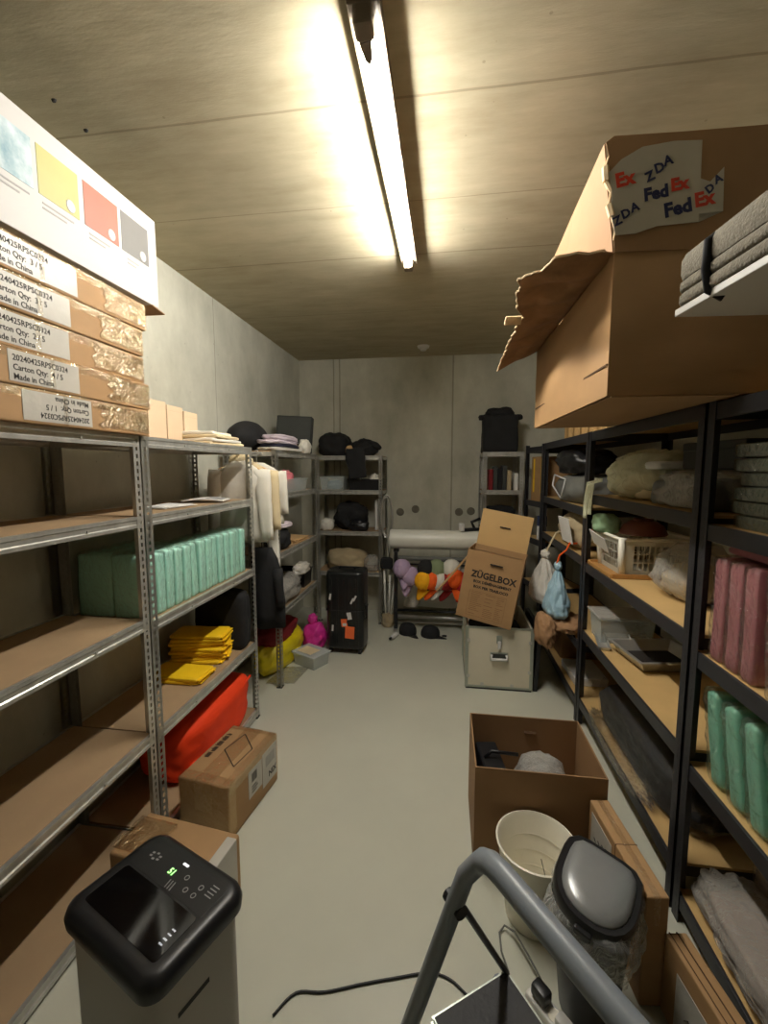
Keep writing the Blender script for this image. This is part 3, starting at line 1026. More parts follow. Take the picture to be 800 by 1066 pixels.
garment('cream_shirt', 'cream long shirt hanging in the middle behind the white hoodie', -1.33, 2.79, .40, .47, 'creamcloth', 4.2, ztop=1.71, slz=.40)
garment('white_shirt', 'white shirt hanging farthest on the rail by the third left unit', -1.31, 2.885, .40, .42, 'whitecloth', 8.1, ztop=1.705, slz=.30)
# long white towel and black coat below
t = thing('white_trousers', 'white trousers hanging below the cream shirt, longer than the hoodie', 'trousers', (-1.25, 2.835, 1.245))
for s in (-1, 1):
    MB().limb([(s * .045 + .004 * i * s, .02, .06 - .047 * i) for i in range(8)], [.05 - .002 * i for i in range(8)], [.022] * 8, 14, ripple=.3, rn=4, seed=s).build('leg', 'whitecloth', t, smooth=True)
t = thing('black_coat', 'black coat draped low beside the foot of the third left unit', 'coat', (-1.235, 2.81, 0))
MB().limb([(-.02, 0, 1.12), (-.01, 0, 1.04), (0, 0, .95), (0, 0, .85), (.01, 0, .75), (.012, 0, .65), (.012, 0, .56)], [.07, .10, .115, .125, .13, .13, .125], [.035, .045, .05, .055, .055, .05, .045], 24, ripple=.3, rn=5, seed=3).build('body', 'black', t, smooth=True)
MB().limb([(.10, -.02, .98), (.105, -.03, .88), (.11, -.03, .78), (.115, -.03, .72)], [.035, .035, .032, .028], [.03, .03, .028, .025], 14, ripple=.2, rn=4, seed=1).build('sleeve', 'black', t, smooth=True)
MB().tube([(-.02, 0, 1.11), (-.02, .0, 1.155), (-.02, .02, 1.17)], .004, 6).build('loop', 'black', t)

# ------------------------------------------------------------------ third left unit: contents
def soft(name, label, cat, loc, size, mat, seed, amp=.14, freq=1.6, n=2.6, rz=0, ridge=.06, sub=4, group=None):
    o = MB().blob(size, seed=seed, amp=amp, freq=freq, n=n, sub=sub, ridge=ridge).build(name, mat, loc=loc, smooth=True, rot=(0, 0, rz))
    return tag(o, label, cat, group)
def tray(mb, w, d, h, th=.004, flare=.012, rim=.008):
    """open tray/tub with walls, local, base centred on the origin"""
    o = [(w / 2 - flare, d / 2 - flare, 0), (w / 2, d / 2, h)]
    def ring(ww, dd, z):
        return [mb.bm.verts.new(p) for p in ((-ww, -dd, z), (ww, -dd, z), (ww, dd, z), (-ww, dd, z))]
    a, b = w / 2, d / 2
    secs = [ring(a - flare, b - flare, 0), ring(a, b, h), ring(a + rim, b + rim, h), ring(a + rim, b + rim, h - .006), ]
    inner = [ring(a - th, b - th, h), ring(a - flare - th, b - flare - th, th)]
    seq = [secs[0], secs[1], secs[3], secs[2], inner[0], inner[1]]
    mb.bm.faces.new(seq[0][::-1])
    for A, B in zip(seq, seq[1:]):
        for k in range(4):
            mb.bm.faces.new((A[k], A[(k + 1) % 4], B[(k + 1) % 4], B[k]))
    mb.bm.faces.new(seq[-1])
    return mb

soft('round_cushion', 'dark round cushion lying like a dome behind the lilac clothes', 'cushion', (-1.53, 3.22, 1.798), (.28, .42, .25), 'black', 31, amp=.03, n=2.0, ridge=0)
t = thing('clothes_pile', 'pile of lilac and white folded clothes on the third left unit top', 'clothes', (-1.30, 3.33, 1.801))
for k, (w, d, mt, dx, dy, hh) in enumerate(((.20, .60, 'whitecloth', 0, 0, .03), (.19, .50, 'navy', .006, -.03, .028), (.20, .48, 'lilaccloth', 0, -.06, .035), (.18, .40, 'lilaccloth', .004, -.02, .05))):
    MB().blob((w, d, hh), seed=60 + k, amp=.10, freq=2.2, n=4, sub=4, ridge=.06).build('folded_cloth', mt, t, loc=(dx, dy, (0, .026, .05, .08)[k]), smooth=True)
soft('white_cloth', 'crumpled white cloth hanging at the end of the lilac clothes pile', 'cloth', (-1.245, 3.74, 1.798), (.10, .16, .13), 'whitecloth', 66, amp=.2)
t = thing('foam_panel', 'large dark grey square foam panel standing upright on the left unit top', 'panel', (-1.40, 3.88, 1.802), (R(-7), R(3), R(4)))
MB().box(-.165, .165, -.04, .04, 0.008, .345, bev=.012, seg=3).build('foam', 'darkgrey', t, smooth=True, angle=35)
MB().tube([(-.16, -.041, .015), (.16, -.041, .015), (.16, -.041, .338), (-.16, -.041, .338)], .003, 5, closed=True).build('piping', 'black', t)

t = thing('plastic_tray', 'clear plastic tray of pink cloths on the third left unit', 'tray', (-1.315, 3.50, 1.478))
tray(MB(), .17, .50, .105).build('tub', 'clearbox', t)
soft('pink_cloth', 'pink cloths heaped in the clear tray', 'cloth', (-1.315, 3.42, 1.484), (.11, .28, .175), 'pinkcloth', 71, amp=.25, freq=2.4)
soft('pale_blue_cloth', 'pale blue cloth at the far end of the clear tray', 'cloth', (-1.315, 3.65, 1.484), (.10, .12, .10), 'bagblue', 72, amp=.15)
soft('black_bag', 'black bag on the third left unit shelf beside tan papers', 'bag', (-1.36, 3.25, 1.028), (.26, .28, .19), 'black', 73, amp=.15)
soft('pink_white_cloth', 'small pink and white cloth lying on the black bag', 'cloth', (-1.30, 3.30, 1.196), (.14, .22, .05), 'lilaccloth', 74, amp=.2)
tag(sheets(5, .24, .34, 8, 'tan', th=.005, spread=.02).build('kraft_sheets', 'tan', loc=(-1.37, 3.66, 1.0285)), 'tan kraft sheets spread on the third left unit shelf', 'papers')
t = thing('wrapped_bundle', 'clear film bundle of grey and white goods on the third left unit low shelf', 'bundle', (-1.35, 3.35, .586))
MB().blob((.22, .56, .15), seed=75, amp=.16, freq=1.8, n=3, ridge=.1).build('contents', 'greycloth', t, smooth=True)
MB().blob((.25, .62, .20), seed=76, amp=.22, freq=2.2, n=2.6, ridge=.2).build('film', 'filmgrey', t, smooth=True)
soft('white_packet', 'white crumpled packet leaning over the grey film bundle', 'packet', (-1.27, 3.66, .735), (.12, .26, .10), 'bagwhite', 77, amp=.2, freq=2.4, ridge=.15)
t = thing('black_crate', 'small black crate at the far end of the low left shelf', 'crate', (-1.405, 3.82, .583))
tray(MB(), .30, .22, .15, th=.006).build('tub', 'blackpl', t)

# ------------------------------------------------------------------ corner unit: contents
soft('black_bag', 'wide black bag slumped on the corner unit top beside the foam panel', 'bag', (-1.20, 4.66, 1.798), (.36, .26, .27), 'black', 81, amp=.18, freq=1.5)
t = thing('black_garment', 'black garment draped over the front of the corner unit top', 'garment', (-.86, 4.60, 1.80))
MB().blob((.28, .22, .19), seed=82, amp=.25, freq=1.8).build('heap', 'black', t, smooth=True, loc=(0, .02, 0))
MB().pack((.20, .045, .32), .018, .02, 6, 83, base=False).build('hanging_leg', 'black', t, smooth=True, loc=(-.05, -.195, -.08), rot=(0, R(-6), 0))
MB().blob((.16, .10, .07), seed=84, amp=.15, freq=1.8, base=False).build('fold', 'black', t, smooth=True, loc=(.11, -.03, .11), rot=(0, R(25), 0))
soft('tan_cloth', 'small tan cloth between the black bag and black garment', 'cloth', (-1.02, 4.55, 1.798), (.08, .10, .12), 'tan', 85, amp=.15)
t = thing('plastic_tub', 'clear blue-grey plastic tub on the corner unit beside the black tray', 'tub', (-1.20, 4.64, 1.438))
tray(MB(), .26, .30, .14).build('tub', 'clearbox', t)
soft('blue_cloth', 'pale blue cloths inside the clear tub on the corner unit', 'cloth', (-1.20, 4.62, 1.4445), (.16, .17, .10), 'bagblue', 86, amp=.15)
t = thing('black_tray', 'black tray heaped with white tissue on the corner unit', 'tray', (-.85, 4.60, 1.438))
tray(MB(), .34, .26, .115, th=.006).build('tub', 'blackpl', t)
for i, (x, y, w, h, d) in enumerate(((-.95, 4.56, .13, .20, 'left'), (-.75, 4.57, .10, .17, 'right'))):
    soft('white_tissue', 'white crumpled tissue at the %s end of the black tray' % d, 'tissue', (x, y, 1.445), (w, .12, h), 'whitecloth', 87 + i, amp=.3, freq=2.6, ridge=.15)
soft('white_cloth_ball', 'white balled cloth at the left of the corner unit shelf', 'cloth', (-1.27, 4.55, .998), (.14, .14, .14), 'whitecloth', 91, amp=.1)
soft('black_garment_heap', 'black shiny garment heap on the corner unit middle shelf', 'garment', (-1.03, 4.66, .998), (.36, .28, .32), 'black', 92, amp=.25, freq=1.6)
soft('black_cap_pile', 'low black cloth in front of the shiny garment heap', 'cloth', (-.92, 4.53, .998), (.22, .10, .12), 'blackpl', 93, amp=.25, freq=2)
for k in range(3):
    tag(MB().box(-.012, .012, -.10, .10, 0, .33 - .012 * k, bev=.003).build('white_folder', 'paper', loc=(-.745 + .030 * k, 4.72, .9975)), '%s white folder standing behind the black heap on the corner unit' % ('leftmost', 'middle', 'rightmost')[k], 'folder', 'white folders on the corner unit')
soft('beige_bundle', 'beige cloth bundle on the corner unit low shelf behind the suitcase', 'bundle', (-1.08, 4.64, .558), (.44, .30, .24), 'beigecloth', 95, amp=.2)
soft('film_bag', 'clear bag beside the beige bundle on the corner unit', 'bag', (-.79, 4.58, .558), (.16, .18, .18), 'filmgrey', 96, amp=.2, ridge=.15)

# cable coil, small black pouch and clear bag of rolls on the right corner post
mb = MB()
for k in range(7):
    rd = random.Random(k)
    rx, rz = .055 + .006 * rd.random(), .20 + .03 * rd.random()
    mb.tube([(rx * math.cos(R(a)), (rd.random() - .5) * .012 + .005 * k - .015, rz * math.sin(R(a))) for a in range(0, 360, 15)], .0065, 5, closed=True)
tag(mb.build('cable_coil', 'steel', loc=(-.60, 4.425, 1.17), smooth=True), 'long oval coil of grey cable hanging on the corner unit post', 'cable coil')
t = thing('black_pouch', 'small black pouch hanging under the cable coil', 'pouch', (-.60, 4.415, .62))
MB().blob((.13, .06, .13), seed=97, amp=.08, n=4).build('body', 'black', t, smooth=True)
MB().tube([(-.03, 0, .125), (-.02, 0, .20), (0, .0, .345), (.02, 0, .20), (.03, 0, .125)], .0035, 6).build('strap', 'black', t)
t = thing('bag_of_rolls', 'tall clear bag of thin white rolls standing by the corner unit post', 'bag', (-.585, 4.40, 0))
for k, (x, y, lean) in enumerate(((-.03, 0, -.01), (.01, .01, .01), (.035, -.01, .035))):
    MB().cyl((x * .6, y, .004), (x + lean, y, .60 - .05 * k), .011).build('roll', 'rollwhite', t, smooth=True)
MB().blob((.14, .11, .52), seed=98, amp=.12, freq=2, n=3, ridge=.12).build('film', 'film', t, smooth=True)
MB().blob((.13, .11, .16), seed=99, amp=.2, freq=2.4, n=2.6, ridge=.1).build('crumpled_paper', 'beigecloth', t, smooth=True)

# ------------------------------------------------------------------ suitcase
t = thing('suitcase', 'tall black hard-shell suitcase with orange tags standing on the floor', 'suitcase', (-.875, 3.78, 0), R(-2))
rloft(MB(), [(.30, .22, .06, .05), (.335, .25, .06, .055), (.345, .262, .06, .075), (.345, .262, .06, .73), (.335, .25, .06, .752), (.30, .22, .06, .757)]).build('shell', 'luggage', t, smooth=True, angle=60)
for k in range(5):
    x = -.12 + .06 * k
    MB().box(x - .010, x + .010, -.1345, -.128, .10, .70, bev=.003).build('shell_rib', 'luggage', t)
MB().tube([(x, y, .405) for x, y in rrect(.350, .267, .062)], .004, 6, closed=True).build('zip_band', 'blackpl', t)
MB().tube([(-.07, 0, .755), (-.07, 0, .775), (.07, 0, .775), (.07, 0, .755)], .008, 8).build('top_handle', 'blackpl', t)
MB().tube([(.172, -.06, .32), (.19, -.06, .33), (.19, -.06, .45), (.172, -.06, .46)], .007, 8).build('side_handle', 'blackpl', t)
for sx in (-1, 1):
    for sy in (-1, 1):
        w = MB().tube([(sx * .135 - .012, sy * .09, .026), (sx * .135 + .012, sy * .09, .026)], .0255, 16).build('wheel', 'blackpl', t, smooth=True, angle=40)
        MB().box(sx * .135 - .02, sx * .135 + .02, sy * .09 - .02, sy * .09 + .02, .044, .062, bev=.004).build('wheel_mount', 'blackpl', w)
for (x, z, a) in ((-.125, .53, 8), (.075, .50, 25), (.10, .525, 28), (-.105, .245, 4)):
    MB().box(-.008, .008, -.137, -.1348, -.028, .028, T=rotm(0, R(a), 0, (x, 0, z))).build('white_sticker', 'white', t)
MB().tube([(.03, -.138, .37), (.035, -.15, .34), (.03, -.142, .30)], .003, 6).build('tag_strap', 'blackpl', t)
MB().box(-.028, .028, -.143, -.140, -.035, .035, T=rotm(0, R(-6), 0, (.005, 0, .30))).build('orange_tag', 'tagorange', t)
MB().box(-.042, .042, -.146, -.143, -.055, .055, T=rotm(0, R(3), 0, (.055, 0, .215))).build('orange_tag', 'tagorange', t)
MB().box(-.020, .020, -.143, -.140, -.032, .032, T=rotm(0, R(-10), 0, (.05, 0, .365))).build('white_tag', 'white', t)
MB().box(-.018, .018, -.1447, -.1435, -.012, .012, T=rotm(0, R(-6), 0, (.008, 0, .285))).build('tag_print', 'white', t)

# floor goods at the third left unit
t = thing('yellow_bag', 'yellow and dark red bag slumped on the floor under the left unit', 'bag', (-1.40, 3.42, 0), R(-8))
MB().blob((.26, .62, .30), seed=101, amp=.16, freq=1.6, n=2.8, ridge=.08).build('body', 'yellowbag', t, smooth=True)
MB().blob((.24, .52, .18), seed=102, amp=.16, freq=1.8, n=2.6).build('flap', 'darkred', t, loc=(-.01, -.02, .22), smooth=True)
t = thing('magenta_bag', 'magenta plastic bag knotted on the floor beside the suitcase', 'bag', (-1.19, 3.78, 0))
MB().blob((.22, .25, .26), seed=103, amp=.2, freq=1.8, ridge=.12).build('body', 'pinkbag', t, smooth=True)
MB().blob((.09, .09, .11), seed=104, amp=.2, freq=2.5, ridge=.15).build('knotted_top', 'pinkbag', t, loc=(-.02, 0, .22), smooth=True)
t = thing('plastic_box', 'clear plastic box with a lid on the floor before the magenta bag', 'plastic box', (-1.12, 3.44, 0), R(-28))
tray(MB(), .25, .19, .105, th=.003).build('tub', 'clearbox', t)
MB().box(-.137, .137, -.107, .107, .106, .116, bev=.004).build('lid', 'clearbox', t)
MB().box(-.10, .06, -.07, .05, .1165, .118).build('paper_slip', 'creamcloth', t)
MB().blob((.2, .15, .07), seed=105, amp=.1, n=4).build('contents', 'whitecloth', t, smooth=True, loc=(0, 0, .005))
tag(MB().grid(lambda u, v: (-1.36 + u * .22 + .03 * v, 3.04 + v * .30 + .03 * u, .006 + .012 * abs(noise.noise(Vector((u * 4, v * 4, 2))))), 16, 16, th=.001).build('film_sheet', 'film', smooth=True), 'clear plastic sheet lying on the floor at the third left unit foot', 'plastic sheet')

# ------------------------------------------------------------------ roll stand with caps at the back wall
t = thing('roll_stand', 'black floor stand carrying a big white roll before the back wall', 'stand', (.05, 4.31, 0))
for s in (-1, 1):
    lg = MB().box(s * .54 - .018, s * .54 + .018, -.02, .02, .02, .83, bev=.004).build('leg', 'blackpl', t)
    MB().box(s * .54 - .022, s * .54 + .022, -.11, .13, 0, .022, bev=.004).build('foot', 'steel', lg)
    MB().tube([(s * .54, .025, .82), (s * .54, .025, .853)], .03, 12).build('roll_bracket', 'blackpl', lg)
MB().tube([(-.52, .02, .755), (.52, .02, .755)], .024, 10).build('upper_rail', 'greycloth', t, smooth=True)
MB().tube([(-.54, .0, .70), (.54, .0, .70)], .010, 8).build('hook_rail', 'blackpl', t, smooth=True)
MB().tube([(-.54, .02, .21), (.54, .02, .21)], .014, 8).build('cross_bar', 'blackpl', t, smooth=True)
MB().tube([(-.54, .06, .13), (.54, .06, .13)], .020, 8).build('cross_bar', 'steel', t, smooth=True)
MB().tube([(-.54, .12, .06), (.54, .12, .06)], .018, 8).build('cross_bar', 'steel', t, smooth=True)
t = thing('vinyl_roll', 'thick white roll lying across the black stand at the back', 'roll', (.07, 4.335, .952))
MB().tube([(-.62, 0, 0), (.62, 0, 0)], .098, 32).build('roll', 'rollwhite', t, smooth=True, angle=40)
MB().tube([(-.63, 0, 0), (.63, 0, 0)], .03, 14).build('core', 'tan', t, smooth=True, angle=40)
tag(MB().grid(lambda u, v: (-.42 + u * .76, 4.43 + .012 * math.sin(u * 9), .22 + v * .42), 24, 6, th=.004).build('white_backdrop_sheet', 'rollwhite', smooth=True), 'pale sheet hanging behind the caps under the white roll', 'sheet')
soft('white_bag', 'white plastic bag hanging behind the yellow cap', 'bag', (-.33, 4.38, .23), (.17, .08, .32), 'bagwhite', 111, amp=.12, ridge=.08)

def cap_mesh(mat, parent, r=.088):
    b = MB()
    b.lathe([(r * .99, 0), (r * 1.0, .03), (r * .95, .055), (r * .80, .080), (r * .5, .096), (0, .102)], 24, sy=1.08)
    cr = b.build('crown', mat, parent, smooth=True)
    for a in (0, 60, 120):
        MB().tube([(r * 1.0 * c_ * math.cos(R(a)), r * 1.08 * c_ * math.sin(R(a)), z_) for c_, z_ in ((1.0, .012), (1.01, .03), (.96, .055), (.81, .080), (.51, .0965), (0, .1025), (-.51, .0965), (-.81, .080), (-.96, .055), (-1.01, .03), (-1.0, .012))], .0016, 4).build('seam', mat, cr)
    MB().grid(lambda u, v: ((u - .5) * 2 * r * .92 * (1 - .25 * v * v), -(math.sqrt(max(0, 1 - ((u - .5) * 1.84) ** 2)) * r * 1.05 + v * .115 * (1 - ((u - .5) * 1.6) ** 2)), .004 - .03 * ((u - .5) * 2) ** 2 - .012 * v), 13, 6, th=.003).build('brim', mat, parent, smooth=True)
    MB().lathe([(0, .006), (.007, .004), (.008, 0)], 10, c=(0, 0, .101)).build('button', mat, parent)
def cap(label, loc, mat, rot, brimmat=None, hook=None):
    t = thing('cap', label, 'cap', loc, tuple(R(a) for a in rot), 'caps hanging under the white roll')
    cap_mesh(mat, t)
    return t
# caps hung by the strap on the hook rail: crown towards the room, brim hanging down
def cap_rot(zd, bd_):
    z = Vector(zd).normalized()
    y = -Vector(bd_)
    y = (y - z * y.dot(z)).normalized()
    x = y.cross(z)
    e = Matrix((x, y, z)).transposed().to_euler()
    return tuple(math.degrees(a) for a in e)
HA = cap_rot((-.52, -.80, .30), (-.40, -.10, -1))
HB = cap_rot((-.45, -.80, .40), (.15, -.3, -1))
HC = cap_rot((.55, -.80, .25), (-.2, -.3, -1))
caps = [
    ('lilac cap hanging at the left end of the cap row', (-.405, 4.21, .67), 'caplilac', HB),
    ('second lilac cap, lower, between the first and the yellow cap', (-.345, 4.215, .60), 'caplilac', HC),
    ('yellow cap hanging in front of the orange one', (-.185, 4.15, .575), 'capyellow', HA),
    ('orange cap hanging between the yellow and the white cap', (-.110, 4.16, .575), 'orange', HA),
    ('white cap hanging right behind the orange cap', (-.045, 4.17, .575), 'whitecloth', HA),
    ('dark red cap hanging between the white cap and the bright orange cap', (.035, 4.18, .565), 'capdarkred', HA),
    ('bright orange cap hanging above the dark red cap', (.115, 4.15, .60), 'orange', HB),
    ('bright red cap hanging at the right end of the cap row', (.195, 4.15, .57), 'capred', HA),
    ('black cap hanging high above the orange cap', (-.165, 4.20, .675), 'black', HB),
    ('sage green cap hanging high above the white cap', (-.065, 4.20, .680), 'capgreen', HB),
    ('small white cap hanging high above the dark red cap', (.055, 4.20, .690), 'whitecloth', HC),
]
for c in caps:
    cap(*c)
soft('white_tag_bag', 'small white paper bag dangling below the white cap', 'paper bag', (-.09, 4.26, .37), (.08, .05, .12), 'paper', 112, amp=.1, n=5)
t = thing('cap', 'black cap lying on the floor by the left leg of the roll stand', 'cap', (-.36, 4.24, .002), (0, 0, R(40)))
cap_mesh('black', t)
t = thing('cap', 'second black cap lying flat on the floor, right of the first', 'cap', (-.13, 4.20, .002), (0, 0, R(70)))
cap_mesh('black', t)
t = thing('spray_bottle', 'small white bottle lying on the floor by the stand leg', 'bottle', (-.46, 4.14, .024), (R(88), 0, R(-20)))
MB().lathe([(0, 0), (.022, 0), (.022, .10), (.012, .115), (.012, .13)], 16).build('bottle_body', 'white', t, smooth=True, angle=40)
MB().lathe([(.013, .128), (.013, .15), (0, .15)], 14).build('bottle_cap', 'blackpl', t, smooth=True, angle=40)
soft('floor_scrap', 'tiny black scrap on the floor in front of the stand', 'scrap', (.01, 4.2, 0), (.05, .03, .018), 'black', 113, sub=2)
t = thing('tape_gun', 'black and white hand tool lying on the white roll', 'tool', (.26, 4.33, 1.049), R(20))
MB().box(-.09, .10, -.025, .025, 0, .03, bev=.008).build('tool_body', 'blackpl', t)
MB().tube([(.03, 0, .03), (.0, 0, .09), (.09, 0, .12)], .016, 8).build('handle', 'blackpl', t, smooth=True)
MB().box(-.125, -.08, -.03, .03, 0, .08, bev=.01).build('tool_head', 'white', t)
tag(MB().tube([(-.07, 4.01, .52), (.0, 4.0, .60), (.21, 3.99, .86)], .010, 8).build('wooden_stick', 'tan'), 'pale wooden stick leaning from the caps towards the roll', 'stick')

# ------------------------------------------------------------------ narrow back unit
t = thing('tall_black_bag', 'tall black fabric bag standing on the narrow back unit', 'bag', (.545, 4.66, 1.828))
MB().pack((.35, .28, .38), .03, .012, 6, 121, cuts=14).build('body', 'black', t, smooth=True)
MB().blob((.28, .24, .13), seed=122, amp=.2, freq=2.0, n=2.6).build('folded_top', 'black', t, loc=(0, 0, .34), smooth=True)
for s in (-1, 1):
    MB().blob((.09, .10, .06), seed=123 + s, amp=.2, n=2.4).build('corner_flap', 'black', t, loc=(s * .175, -.05, .33), smooth=True)
for k in range(5):
    hh = (.21, .24, .22, .25, .20)[k]
    tag(MB().box(-.02, .02, -.1, .1, 0, hh, bev=.003).build('dark_binder', ('darkred', 'darkgrey', 'black', 'darkgrey', 'beigecloth')[k], loc=(.455 + .045 * k, 4.60, 1.4475)), '%s dark binder from the left on the narrow back unit' % ORD[k], 'binder', 'dark binders on the narrow back unit')
tag(MB().box(-.018, .018, -.05, .05, 0, .17, bev=.004).build('white_carton', 'paper', loc=(.705, 4.56, 1.4475)), 'small white carton at the right end beside the dark binders', 'carton')
soft('dark_bag', 'dark grey bag on the narrow back unit middle shelf', 'bag', (.56, 4.64, 1.048), (.32, .26, .25), 'black', 125, amp=.1, n=3.5)

# ------------------------------------------------------------------ silver trunk, moving box
t = thing('silver_trunk', 'open silver-grey trunk with metal clasp under the moving box', 'trunk', (.415, 3.49, 0), R(0))
w, d, h, th = .475, .56, .485, .012
mb = MB()
mb.box(-w / 2, w / 2, -d / 2, -d / 2 + th, .02, h)
mb.box(-w / 2, w / 2, d / 2 - th, d / 2, .02, h)
mb.box(-w / 2, -w / 2 + th, -d / 2 + th, d / 2 - th, .02, h)
mb.box(w / 2 - th, w / 2, -d / 2 + th, d / 2 - th, .02, h)
mb.box(-w / 2, w / 2, -d / 2, d / 2, .012, .022)
mb.build('body', 'silver', t)
for sx in (-1, 1):
    for sy in (-1, 1):
        MB().box(sx * w / 2 - .012, sx * w / 2 + .012, sy * d / 2 - .004, sy * d / 2 + .004, .01, h + .002).build('corner_trim', 'alu', t)
for z in (.012, h - .012):
    MB().box(-w / 2 - .003, w / 2 + .003, -d / 2 - .003, -d / 2 + .001, z, z + .016).build('edge_trim', 'alu', t)
    for sx in (-1, 1):
        MB().box(sx * w / 2 - .002, sx * w / 2 + .003, -d / 2, d / 2, z, z + .016).build('edge_trim', 'alu', t)
MB().box(-w / 2 - .004, w / 2 + .004, -d / 2 - .004, d / 2 + .004, 0, .012).build('base_rim', 'blackpl', t)
for (x, z) in ((-.225, .10), (-.225, .38), (.225, .15), (.225, .38), (-.12, .04), (.10, .04)):
    MB().box(x - .012, x + .012, -d / 2 - .005, -d / 2 - .002, z - .012, z + .012, bev=.002).build('rivet_plate', 'steel', t)
hd = MB().box(-.065, .065, -d / 2 - .007, -d / 2 - .001, .225, .295, bev=.003).build('handle_plate', 'alu', t)
MB().box(-.055, .055, -d / 2 - .0085, -d / 2 - .0065, .232, .285).build('handle_recess', 'darkgrey', hd)
MB().tube([(-.055, -d / 2 - .012, .278), (-.055, -d / 2 - .03, .250), (.055, -d / 2 - .03, .250), (.055, -d / 2 - .012, .278)], .010, 8).build('grip', 'white', hd, smooth=True)
ck = MB().box(-.02, .02, -d / 2 - .012, -d / 2 - .001, .365, .425, bev=.003).build('clasp', 'alu', t)
MB().box(-.012, .012, -d / 2 - .018, -d / 2 - .010, .325, .385, bev=.003).build('clasp_tongue', 'white', ck)
soft('dark_padding', 'dark padding filling the open silver trunk', 'padding', (.415, 3.49, .023), (.42, .50, .43), 'black', 131, amp=.03, n=7, ridge=.02)

t = thing('moving_box', 'tilted brown moving box printed ZÜGELBOX on the silver trunk', 'moving box', (.285, 3.19, .528), (R(-1), R(9.5), R(-14)))
w, d, h, th = .41, .30, .52, .005
# local frame: front face in the xz plane at y=0, box runs back in +y, bottom edge along z=0
mb = MB()
mb.box(-w / 2, w / 2, 0, th, 0, h)
mb.box(-w / 2, -w / 2 + th, th, d, 0, h)
mb.box(w / 2 - th, w / 2, th, d, 0, h)
mb.box(-w / 2, w / 2, d - th, d, 0, h)
mb.box(-w / 2, w / 2, 0, d, 0, th)
mb.build('body', 'card', t)
fl = MB().box(-w / 2 + .01, w / 2 - .01, d - th, d, h, h + .29, T=rotm(R(0), 0, 0)).build('raised_flap', 'card_pale', t)
MB().tube([(-.04, 0, 0), (.04, 0, 0)], .012, 12, rr=.004).build('handle_slot', 'ink', fl, loc=(0, d - th - .001, h + .17))
MB().box(-w / 2 + .02, w / 2 - .03, .01, .09, h, h + .004, T=rotm(R(-14), 0, 0, (0, -.01, .005))).build('front_flap', 'card', t)
MB().tube([(-.045, 0, 0), (.045, 0, 0)], .018, 12, rr=.003).build('handle_slot', 'ink', t, loc=(.02, -.0005, h - .075))
MB().tube([(-.035, 0, 0), (.035, 0, 0)], .010, 12, rr=.002).build('handle_tongue', 'card', t, loc=(.018, -.0035, h - .081))
text('ZÜGELBOX', .068, 'ink', t, (.015, -.0008, h - .195), (1, 0, 0), (0, 0, 1), align='CENTER', bold=.0024, sx=.92)
text('BOX DÉMÉNAGEMENT', .027, 'ink', t, (.015, -.0008, h - .235), (1, 0, 0), (0, 0, 1), align='CENTER', bold=.0012)
text('BOX PER TRASLOCO', .027, 'ink', t, (.012, -.0008, h - .275), (1, 0, 0), (0, 0, 1), align='CENTER', bold=.0012)
mb = MB()
rd = random.Random(5)
for k in range(13):
    z = h - .31 - k * .0135
    for (x0, x1) in ((-.12, -.03), (-.015, .06), (.07, .125)):
        if rd.random() < .8:
            mb.box(x0, x0 + (x1 - x0) * rd.uniform(.5, 1), -.0008, 0, z - .003, z)
mb.build('fine_print', 'brownink', t)
mb = MB()
for (a, b) in (((-.135, h - .30), (.135, h - .30)), ((-.135, h - .30), (-.135, h - .49)), ((.135, h - .30), (.135, h - .49)), ((-.135, h - .49), (.135, h - .49))):
    mb.tube([(a[0], -.0005, a[1]), (b[0], -.0005, b[1])], .0014, 4, rr=.0005)
mb.build('print_frame', 'brownink', t)
tag(MB().box(0, .03, 0, .46, 0, .50, T=rotm(0, R(3), R(2), (.672, 3.22, 0)), bev=.003).build('black_board', 'blackpl'), 'black board standing on edge right of the silver trunk', 'board')

# ------------------------------------------------------------------ right units: contents
for k in range(6):
    t = thing('pale_carton', '%s pale tan carton from the far end on the right unit top' % ORD[5 - k], 'carton', (1.16, 2.945 + .185 * k, 1.889), 0, 'pale cartons on the third right unit')
    MB().box(-.15, .15, -.088, .088, 0, .20 + .012 * (k % 2), bev=.004).build('body', 'card_pale', t)
    MB().box(-.1508, -.15, -.02, .02, .02, .19).build('tape', 'tape', t)
# last right unit
t = thing('upright_carton', 'brown carton with yellow tape standing upright in the last right unit', 'carton', (1.0, 4.33, 1.358), R(12))
MB().box(-.14, .14, -.13, .13, 0, .42, bev=.004).build('body', 'card', t)
for y in (-.10, .07):
    MB().box(-.1412, -.1395, y - .016, y + .016, .08, .40).build('yellow_tape', 'yellow', t)
def bottle(label, loc, r, h, bodym, capm, ch, cat='bottle'):
    t = thing('bottle', label, cat, loc)
    MB().lathe([(0, 0), (r, 0), (r, h - .012), (r * .92, h)], 20).build('bottle_body', bodym, t, smooth=True, angle=40)
    MB().lathe([(r * 1.01, h - .002), (r * 1.01, h + ch), (0, h + ch)], 20, cap0=True).build('bottle_cap', capm, t, smooth=True, angle=40)
bottle('white tub with a dark blue cap standing in the last right unit', (.912, 4.24, .998), .045, .13, 'white', 'bluecap', .09)
bottle('slim white bottle beside the yellow-taped carton', (.915, 4.16, 1.358), .02, .15, 'white', 'white', .03)
soft('black_bundle', 'black glossy bundle with straps high in the third right unit', 'bundle', (1.03, 3.45, 1.628), (.34, .60, .20), 'blackpl', 141, amp=.25, freq=2, ridge=.1)
t = thing('grey_jacket', 'folded dark grey jacket with white trim under the black bundle', 'jacket', (1.05, 3.42, 1.418))
MB().blob((.36, .66, .22), seed=142, amp=.12, freq=1.8, n=3.4).build('cloth', 'greycloth', t, smooth=True)
